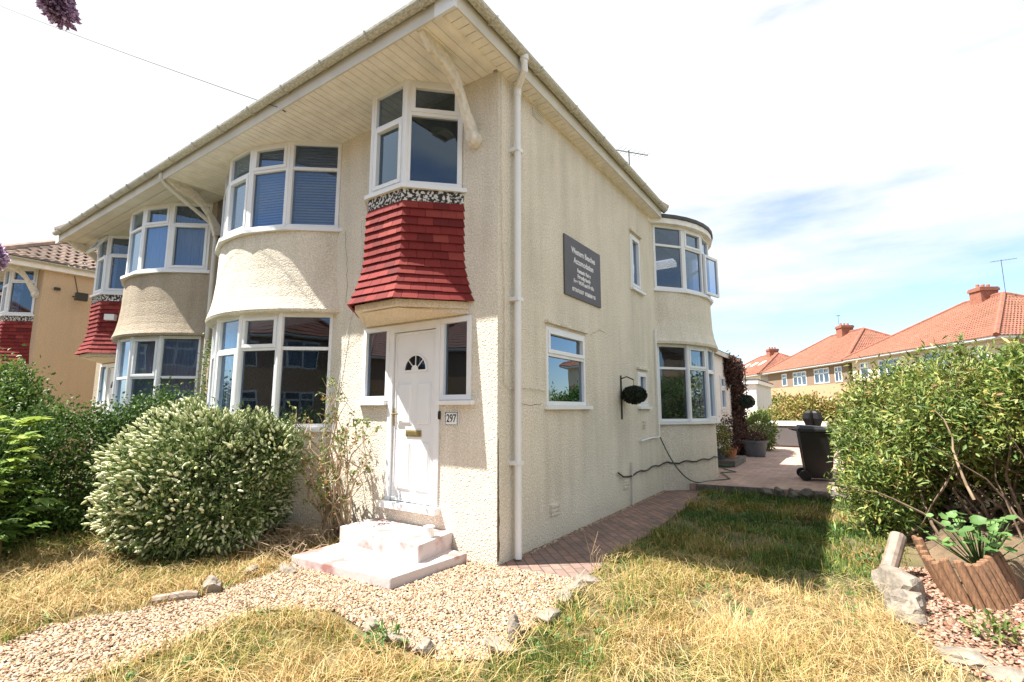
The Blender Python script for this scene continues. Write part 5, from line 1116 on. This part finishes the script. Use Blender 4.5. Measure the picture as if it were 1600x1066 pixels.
# ------------------------------------------------------------------ plants
# big hebe in white flower
HE = [((-3.10, -1.16, .74), (.80, .80, .76)), ((-2.62, -.90, .96), (.42, .40, .36)), ((-3.08, -1.24, .45), (.84, .82, .48)), ((-3.35, -1.05, .98), (.5, .5, .42))]
notwall = lambda p: ((np.hypot(p[:, 0]+4.10, p[:, 1]-1.197) < 1.92) & (p[:, 1] < .1)) | (p[:, 1] > -.03)
hb = thing('hebe_bush', 'large rounded bush covered in white flower spikes under the bay window', 'bush', (-3.42, -1.28, 0))
foliage('foliage', 'leaf_hebe', hb, HE, 2200, 24, .062, .022, cr=.055, lo=.66, hi=1.02, rough=.26, outw=.9, up=.35, seed=11, drop=notwall)
C0, N0 = shell(HE, 6800, .88, 1.05, .27, .06, 11, notwall)
keep = rng.uniform(size=len(C0)) < np.clip(.30+.75*(C0[:, 2]/1.4)+.4*(-N0[:, 0]), .25, 1); C0, N0 = C0[keep], N0[keep]
k = len(C0); D = nrm(N0+rng.normal(size=(k, 3))*.35+np.array([-.25, -.15, .1])); Sd = nrm(np.cross(D, rng.normal(size=(k, 3)))); U = np.cross(D, Sd); Ln = rng.uniform(.04, .078, k)[:, None]; rw = rng.uniform(.010, .0155, k)[:, None]
rings = []
for (t_, s_) in ((.0, .5), (.25, 1.), (.7, .85), (1., .15)):
    for j in range(5): a = 2*math.pi*j/5; rings.append(C0+D*Ln*t_+(Sd*math.cos(a)+U*math.sin(a))*rw*s_)
V = np.stack(rings, 1).reshape(-1, 3); b0 = (np.arange(k)*20)[:, None]
Fq = np.concatenate([b0+np.array([i*5+j, i*5+(j+1) % 5, (i+1)*5+(j+1) % 5, (i+1)*5+j]) for i in range(3) for j in range(5)], 0)
fastmesh('flower_spikes', V, Fq, 'flower_hebe', hb, np.tile(rng.uniform(0, 1, k), 15))
branches([(-3.4, -1.3, .02)], HE, 40, .018, 3).build('stems', 'bark', hb)

# dark hedge between the two front gardens
HG = [((-5.25, -.9, .88), (.6, .8, .80)), ((-5.4, -1.9, .80), (.65, .9, .72)), ((-5.6, -2.9, .80), (.7, .9, .70)), ((-6.0, -3.8, .85), (.8, .9, .75)), ((-5.0, -1.4, .5), (.45, 1.2, .55)), ((-5.25, -2.5, .5), (.5, 1.2, .6))]
nw2 = lambda p: ((np.hypot(p[:, 0]+4.10, p[:, 1]-1.197) < 1.92)) | ((np.hypot(p[:, 0]+7.77, p[:, 1]-1.197) < 1.92)) | (p[:, 1] > -.05)
hd = thing('garden_hedge', 'dark green hedge dividing the front gardens, left of the white-flowered bush', 'hedge', (-5.3, -2, 0))
foliage('foliage', 'leaf_hedge', hd, HG, 3200, 20, .05, .032, cr=.09, lo=.72, rough=.16, seed=21, drop=nw2, outw=.5, up=.3)
branches([(-5.2, -1.2, .02), (-5.3, -2.2, .02), (-5.6, -3.2, .02)], HG, 60, .022, 5).build('stems', 'bark', hd)
HT = [((-7.9, -2.05, 1.15), (.6, .50, .95)), ((-8.7, -2.1, 1.45), (.7, .5, .85)), ((-7.4, -2.7, 1.0), (.7, .6, .85))]
hs_ = thing('tall_shrub', 'loose bright-tipped shrub rising above the hedge at the left edge', 'shrub', (-7.6, -2.2, 0))
foliage('foliage', 'leaf_hedge', hs_, HT, 1500, 18, .07, .042, cr=.12, lo=.7, rough=.25, seed=31, outw=.6, up=.4, bright=.08)
branches([(-7.5, -2.2, .02)], HT, 40, .025, 6).build('stems', 'bark', hs_)
# spray of small leaves climbing on the party wall
cl_ = thing('wall_climber', 'thin green climber on the wall beside the cream pipe between the houses', 'climbing plant', (-5.85, -.1, 0))
foliage('foliage', 'leaf_rose', cl_, [((-5.72, -.12, 1.9), (.10, .08, .65))], 60, 9, .05, .035, cr=.05); branches([(-5.75, -.1, .02)], [((-5.72, -.1, 1.7), (.08, .05, .7))], 5, .01, 8, .02).build('stems', 'twig', cl_)

# lime green plant with cut leaves, and its stake
lp = thing('tree_peony', 'fresh lime green plant with fingered leaves at the left edge of the lawn', 'plant', (-4.25, -2.75, 0))
Ps = []; Ds = []; Us = []; Ls = []; rp_ = random.Random(12); sm = MB()
for i in range(110):
    a = rp_.uniform(0, 2*math.pi); hh = rp_.uniform(.12, 1.38); rr_ = rp_.uniform(.15, .55)*(1.15-.35*abs(hh-.6)); tipp = Vector((-4.30+rr_*math.cos(a), -2.78+rr_*math.sin(a), hh))
    st_ = Vector((-4.28+.05*math.cos(a), -2.77+.05*math.sin(a), max(.02, hh-.45))); sm.tube([st_, st_.lerp(tipp, .5)+Vector((0, 0, .06)), tipp], [.005, .004, .0025], 4)
    d0 = Vector((math.cos(a), math.sin(a), .05+.75*max(0, hh-.6)+rp_.gauss(0, .15))).normalized()
    for g in range(3):
        side = Vector((-d0.y, d0.x, 0)); dg = (d0+side*(g-1)*.8).normalized(); o_ = tipp - d0*.02
        for f_ in range(1, 4):
            df = (dg+Vector((-dg.y, dg.x, 0))*(f_-2)*.62+Vector((0, 0, -.12-.08*abs(f_-2)))).normalized(); Ps.append(o_+dg*.05*(g == 1)); Ds.append(df); Us.append(Vector((rp_.gauss(0, .15), rp_.gauss(0, .15), 1))); Ls.append(rp_.uniform(.12, .19)*(1.15 if f_ == 2 else .85))
P_ = np.array([p[:] for p in Ps]); V, F = leafmesh(P_, np.array([d[:] for d in Ds]), np.array([u[:] for u in Us]), np.array(Ls), .078, .06)
fastmesh('foliage', V, F, 'leaf_lime', lp, np.repeat(np.clip(.3+.4*P_[:, 2]+rng.normal(size=len(P_))*.15, 0, 1), 2)); sm.build('stems', 'leaf_lime', lp)
sk = MB(); sk.tube([(-3.95, -2.66, -.02), (-3.95, -2.67, .26)], .03, 10); tag(sk.build('wooden_stake', 'timber', smooth=False), 'short brown wooden stake at the left picture edge', 'stake')

# rose by the door
rs = thing('rose_bush', 'straggly climbing rose with bare stems left of the front door', 'rose', (-2.05, -.22, 0))
sm = MB(); rr_ = random.Random(9); Ps = []; Ds = []
for i in range(34):
    b_ = Vector((-2.12+rr_.uniform(-.22, .22), -.22+rr_.uniform(-.1, .08), 0)); L_ = rr_.uniform(.6, 1.75); side = rr_.gauss(0, .34)+(-.1)
    if i < 6: L_ = rr_.uniform(1.55, 1.95); side = rr_.uniform(-.15, .2)
    if 6 <= i < 12: side = -.75+rr_.uniform(-.12, .1); L_ = 1.35
    if 12 <= i < 17: side = .55+rr_.uniform(-.1, .06); L_ = 1.3
    pts = []
    for t_ in range(9):
        q = t_/8; pts.append(Vector((b_.x+side*q**1.3+rr_.gauss(0, .018), min(-.03, b_.y+(-.12+rr_.gauss(0, .12))*q+rr_.gauss(0, .015)), L_*q)))
    sm.tube(pts, [(.012 if i % 4 else .02)*(1-.8*t_/8) for t_ in range(9)], 5)
    for t_ in range(2, 9):
        for _ in range(rr_.choice((0, 1, 1, 2))):
            d_ = Vector((rr_.gauss(0, 1), rr_.gauss(-.3, .8), rr_.gauss(.4, .7))).normalized(); e = pts[t_]+d_*rr_.uniform(.05, .18); e.y = min(e.y, -.02); sm.tube([pts[t_], e], [.004, .002], 4)
            n_ = 13 if t_ > 4 else 3
            for j in range(rr_.randint(0, n_)): Ps.append(pts[t_].lerp(e, rr_.random())+Vector((rr_.gauss(0, .02), rr_.gauss(0, .015), rr_.gauss(0, .02)))); Ds.append(Vector((rr_.gauss(0, 1), rr_.gauss(-.4, .6), rr_.gauss(-.1, .8))))
sm.build('stems', 'twig', rs)
P_ = np.array([p[:] for p in Ps]); P_[:, 1] = np.minimum(P_[:, 1], -.05); n_ = len(P_); V, F = leafmesh(P_, np.array([d[:] for d in Ds]), rng.normal(size=(n_, 3))+np.array([0, -.5, .6]), rng.uniform(.03, .06, n_), .032)
fastmesh('foliage', V, F, 'leaf_rose', rs, np.repeat(np.clip(rng.normal(.6, .24, n_), 0, 1), 2))
# dry clippings at the foot of the rose
dn = thing('dry_clippings', 'tangle of dry orange-brown stalks at the foot of the rose', 'stalks', (-2.2, -.7, 0)); sm = MB()
for i in range(170):
    x, y = rr_.uniform(-2.75, -1.72), rr_.uniform(-1.05, -.3); a = rr_.uniform(0, 6.28); l_ = rr_.uniform(.12, .38); z = rr_.uniform(.01, .10); sm.tube([(x, y, z), (x+l_*.5*math.cos(a), y+l_*.5*math.sin(a), z+rr_.uniform(.02, .13)), (x+l_*math.cos(a), min(-.02, y+l_*math.sin(a)), z+rr_.uniform(-.01, .16))], [.004, .0035, .002], 4)
sm.build('stalks', 'twig', dn)
sk = thing('dead_stalks', 'few dead upright stalks in the grass beside the brick path', 'stalks', (.82, .45, 0)); sm = MB()
for i in range(7): x, y = .84+rr_.gauss(0, .03), .40+rr_.gauss(0, .04); sm.tube([(x, y, 0), (x+rr_.gauss(0, .02), y+rr_.gauss(0, .02), .16), (x+rr_.gauss(0, .04), y+rr_.gauss(0, .03), rr_.uniform(.2, .36))], [.004, .003, .0015], 4)
sm.build('stalks', 'twig', sk)

# the big hedge on the right: several shrubs grown together
RB_ = [((4.15, 4.0, 1.30), (1.05, 1.1, .78)), ((3.5, 4.9, .95), (.70, 1.3, .90)), ((3.2, 3.75, .60), (.45, .85, .58)), ((5.2, 3.5, 1.42), (1.1, 1.0, .80)), ((3.55, 6.6, .98), (.70, 1.4, .92)), ((5.4, 5.2, 1.4), (1.4, 1.5, .95)), ((3.75, 3.25, 1.25), (.42, .40, .38)), ((4.55, 2.95, 1.55), (.45, .42, .42)), ((3.05, 4.6, 1.1), (.35, .5, .4)), ((4.9, 3.0, .95), (.45, .4, .3))]
rh = thing('big_hedge', 'large sprawling yellow-green shrub hedge filling the right side', 'hedge', (4.2, 4.2, 0))
foliage('foliage', 'leaf_right', rh, RB_, 3900, 24, .095, .027, cr=.082, lo=.62, hi=1.08, rough=.40, outw=.5, bright=.06, hvar=.42, up=.25, seed=41, zmin=.12, fold=.18, drop=lambda p: (p[:, 0] < 2.55))
RE = [((5.25, 3.15, 1.55), (.95, .7, .62)), ((5.6, 3.6, 1.2), (1.0, .8, .8))]
foliage('leafy_shoots', 'leaf_hedge', rh, RE, 900, 16, .085, .03, cr=.10, lo=.85, hi=1.12, rough=.2, seed=43, bright=.12)
b = branches([(4.1, 3.3, .15), (4.6, 3.2, .15), (3.7, 3.5, .1), (5.1, 3.1, .15), (3.4, 4.4, .1)], RB_, 75, .020, 7, .10); b.build('stems', 'bark', rh)
sm = MB(); rr_ = random.Random(77)
for i in range(26):    # bare grey stems showing under the leaves
    x, y = rr_.uniform(3.3, 5.6), rr_.uniform(2.6, 3.4); p_ = Vector((x, y, .12)); d_ = Vector((rr_.gauss(0, .5), rr_.gauss(-.25, .3), 1)).normalized(); pts = [p_.copy()]
    for t_ in range(6): d_ = (d_+Vector((rr_.gauss(0, .25), rr_.gauss(0, .2), rr_.gauss(0, .1)))).normalized(); p_ = p_+d_*rr_.uniform(.14, .26); pts.append(p_.copy())
    sm.tube(pts, [.016*(1-.12*k)*rr_.uniform(.6, 1.2) for k in range(7)], 5)
sm.build('bare_stems', 'bark', rh)
for (x, y, z, dx_, dz_) in ((4.35, 2.35, 1.35, .7, .35), (4.45, 2.4, .55, .25, .75), (4.25, 2.3, .5, .3, .8), (4.55, 2.35, 1.4, .45, .4), (3.85, 2.75, .6, -.15, .8)):
    p_ = Vector((x, y, z)); pts = [p_.copy()]
    for k in range(6): p_ = p_+Vector((dx_/6+rr_.gauss(0, .03), rr_.gauss(.02, .02), dz_/6+rr_.gauss(0, .03))); pts.append(p_.copy())
    sm = MB(); sm.tube(pts, [.014-.0015*k for k in range(7)], 6); sm.build('pale_branch', 'twig', rh)
# shoots standing out of the top
sm = MB(); PP = []; DD = []
for i in range(170):
    c_, r_ = RB_[rr_.randrange(len(RB_))]; a = rr_.uniform(0, 6.28); q = rr_.uniform(0, .8); p_ = Vector((c_[0]+r_[0]*q*math.cos(a), c_[1]+r_[1]*q*math.sin(a), c_[2]+r_[2]*math.sqrt(1-q*q)*.95)); e = p_+Vector((rr_.gauss(0, .14), rr_.gauss(-.05, .14), rr_.uniform(.10, .38))); sm.tube([p_, e], [.005, .002], 4)
    for j in range(12): t_ = rr_.uniform(.2, 1); PP.append(p_.lerp(e, t_)); DD.append((rr_.gauss(0, 1), rr_.gauss(0, 1), rr_.gauss(.5, .5)))
sm.build('shoots', 'twig', rh)['kind'] = 'stuff'; PP = np.array([p[:] for p in PP]); V, F = leafmesh(PP, np.array(DD), rng.normal(size=PP.shape)+np.array([0, 0, 1]), .085, .022); fastmesh('shoot_leaves', V, F, 'leaf_right', rh, np.repeat(rng.uniform(.1, .8, len(PP)), 2))
# bramble-like plant in the log edging
bp_ = thing('hollyhock', 'young plant with round bright green leaves inside the log edging', 'plant', (3.85, 1.85, .2)); Ps = []; sm = MB(); V_ = []; F_ = []
for i in range(64):
    a = rr_.uniform(0, 6.28); c_ = Vector((3.68+rr_.gauss(0, .17), 1.75+rr_.gauss(0, .15), .40+rr_.uniform(-.05, .20))); sm.tube([(3.7, 1.78, .15), c_], [.005, .003], 4); R0 = rr_.uniform(.018, .046); nn = Vector((rr_.gauss(0, .35), rr_.gauss(-.3, .35), 1)).normalized(); X_ = nn.orthogonal().normalized(); Y_ = nn.cross(X_); k0 = len(V_); V_.append(c_[:]); 
    for j in range(11): t_ = 2*math.pi*j/11; q = R0*(1+.16*math.cos(5*t_+a)); V_.append((c_+(X_*math.cos(t_)+Y_*math.sin(t_))*q+nn*.012)[:])
    F_ += [(k0, k0+1+j, k0+1+(j+1) % 11) for j in range(11)]
fastmesh('foliage', np.array(V_), np.array(F_), 'leaf_bright', bp_, np.repeat(rng.uniform(0, 1, 64), 11)); sm.build('stems', 'leaf_bright', bp_)
# small weeds
for (x, y, lb) in ((3.55, .62, 'yellowish weed growing in the stone chippings'), (2.98, 1.95, 'broad-leaved weed beside the leaning log'), (.38, -1.72, 'green weed among the stones at the lower gravel edge'), (4.1, 1.3, 'weed with small leaves by the tall rock at the right')):
    t = thing('weed', lb, 'weed', (x, y, 0)); foliage('foliage', 'leaf_bright' if x < 3.2 else 'leaf_rose', t, [((x, y, .04), (.11, .11, .06))], 14, 8, .06, .022, cr=.03, zmin=.01)
# hedge beyond the hot tub, and shrubs at the end of the extension
BH = [((1.6, 19.8, .9), (1.3, .9, 1.05)), ((3.6, 19.6, .95), (1.5, .9, 1.1)), ((.5, 18.9, .6), (.6, .8, .75)), ((5.6, 19.2, 1.0), (1.5, .9, 1.1))]
t = thing('patio_hedge', 'sunlit green and copper hedge behind the hot tub', 'hedge', (2.5, 19.8, 0)); foliage('foliage', 'leaf_back', t, BH, 2300, 16, .12, .07, cr=.11, rough=.15, seed=51, bright=.12)
branches([(1.6, 19.8, .1), (3.6, 19.6, .1)], BH, 25, .03, 15).build('stems', 'bark', t)
t = thing('corner_shrub', 'yellow-green shrub at the end of the creeper wall', 'shrub', (.35, 14.2, .12)); foliage('foliage', 'leaf_rose', t, [((.45, 14.3, .75), (.4, .6, .6))], 260, 12, .10, .05, cr=.07, seed=53)
branches([(.4, 14.2, .1)], [((.45, 14.3, .75), (.3, .5, .5))], 10, .02, 16).build('stems', 'bark', t)
# boundary greenery further off so that no bare plain shows between the gardens
for i, (x, y, rx, ry, rz, lb) in enumerate(((9, 22, 2.4, 1.6, 1.3, 'low boundary hedge before the nearest red-roofed pair'), (-2.2, 38, 3.5, 1.5, 1.2, 'low hedge between the garage and the middle pair'), (5.0, 33, 4, 1.5, 1.2, 'low hedge in front of the middle red-roofed pair'), (13, 12, 2.2, 4, 1.8, 'tall shrubbery in the garden right of the big hedge'))):
    t = thing('boundary_hedge', lb, 'hedge', (x, y, 0)); foliage('foliage', 'leaf_back' if i else 'leaf_hedge', t, [((x, y, rz*.9), (rx, ry, rz))], 700, 12, .22, .12, cr=.2, seed=60+i)
# garden tree to the right, seen in the kitchen window
t = thing('garden_tree', 'rounded green tree in the garden right of the big hedge', 'tree', (10.5, 7.5, 0)); foliage('crown', 'leaf_hedge', t, [((10.5, 7.5, 3.6), (1.7, 1.7, 1.6)), ((9.8, 8.3, 3.0), (1.2, 1.2, 1.0))], 900, 14, .14, .08, cr=.2, seed=70, bright=.1)
p = MB(); p.tube([(10.5, 7.5, 0), (10.45, 7.5, 1.4), (10.5, 7.6, 3.0)], [.16, .12, .07], 9); p.build('trunk', 'bark', t)

# buddleia hanging in from the upper left, rooted beside the path outside the frame
bd = thing('buddleia', 'purple buddleia flower spike hanging at the top left corner', 'shrub', (-.3, -4.35, 0))
hx = Vector((1.02, -3.62, 2.80)); tip = Vector((1.08, -3.60, 2.50)) 
def fpt(px, py, dist):
    d = _r*(px-800)-_u*(py-533)+_f*FPX; d = d/np.linalg.norm(d); return Vector((CAM+d*dist).tolist())
p0, p1 = fpt(50, -75, 2.3), fpt(97, 26, 2.25)
sm = MB(); sm.tube([(-.3, -4.35, 0), (-.5, -4.4, 1.2), (-.45, -4.3, 2.4), (-.1, -4.15, 3.1), p0+Vector((-.05, -.05, .12)), p0, p1], [.03, .026, .02, .014, .008, .005, .003], 6)
def panicle(a, b_, n_, r0, r1):
    t_ = rng.uniform(0, 1, n_); A = np.array(a[:]); B_ = np.array(b_[:]); rr2 = (r0+(r1-r0)*t_)*np.sqrt(rng.uniform(.2, 1, n_)); D = nrm(rng.normal(size=(n_, 3))); Q = A+(B_-A)*t_[:, None]+D*rr2[:, None]
    V, F = leafmesh(Q, nrm(D+rng.normal(size=(n_, 3))*.4), rng.normal(size=(n_, 3)), .016, .012); return V, F
V, F = panicle(p0, p1, 2600, .062, .034); fastmesh('flower_spike', V, F, 'flower_purple', bd, rng.uniform(0, 1, len(F)))
q0, q1 = fpt(-40, 380, 2.3), fpt(-8, 408, 2.3); V, F = panicle(q0, q1, 900, .045, .028); fastmesh('flower_spike', V, F, 'flower_purple', bd, rng.uniform(0, 1, len(F)))
sm.tube([(-.45, -4.3, 1.6), (.2, -4.2, 1.9), q0, q1], [.02, .012, .006, .003], 5); sm.build('stems', 'twig', bd)
foliage('leaves', 'leaf_right', bd, [((-.45, -4.5, 1.9), (.5, .22, .9))], 120, 10, .13, .035, cr=.08, seed=71)
# telephone wire
a = fpt(-400, -190, 26); e = Vector((-2.72, -.94, 5.21)); pts = [a.lerp(e, t_/20)+Vector((0, 0, -.35*math.sin(math.pi*t_/20))) for t_ in range(21)]
p = MB(); p.tube(pts, .0045, 5); p.tube([e, e+Vector((.05, .02, -.03)), e+Vector((.10, .06, -.07))], .008, 5); tag(p.build('telephone_wire', 'cable'), 'thin telephone wire running from the left sky to the front eaves', 'wire')
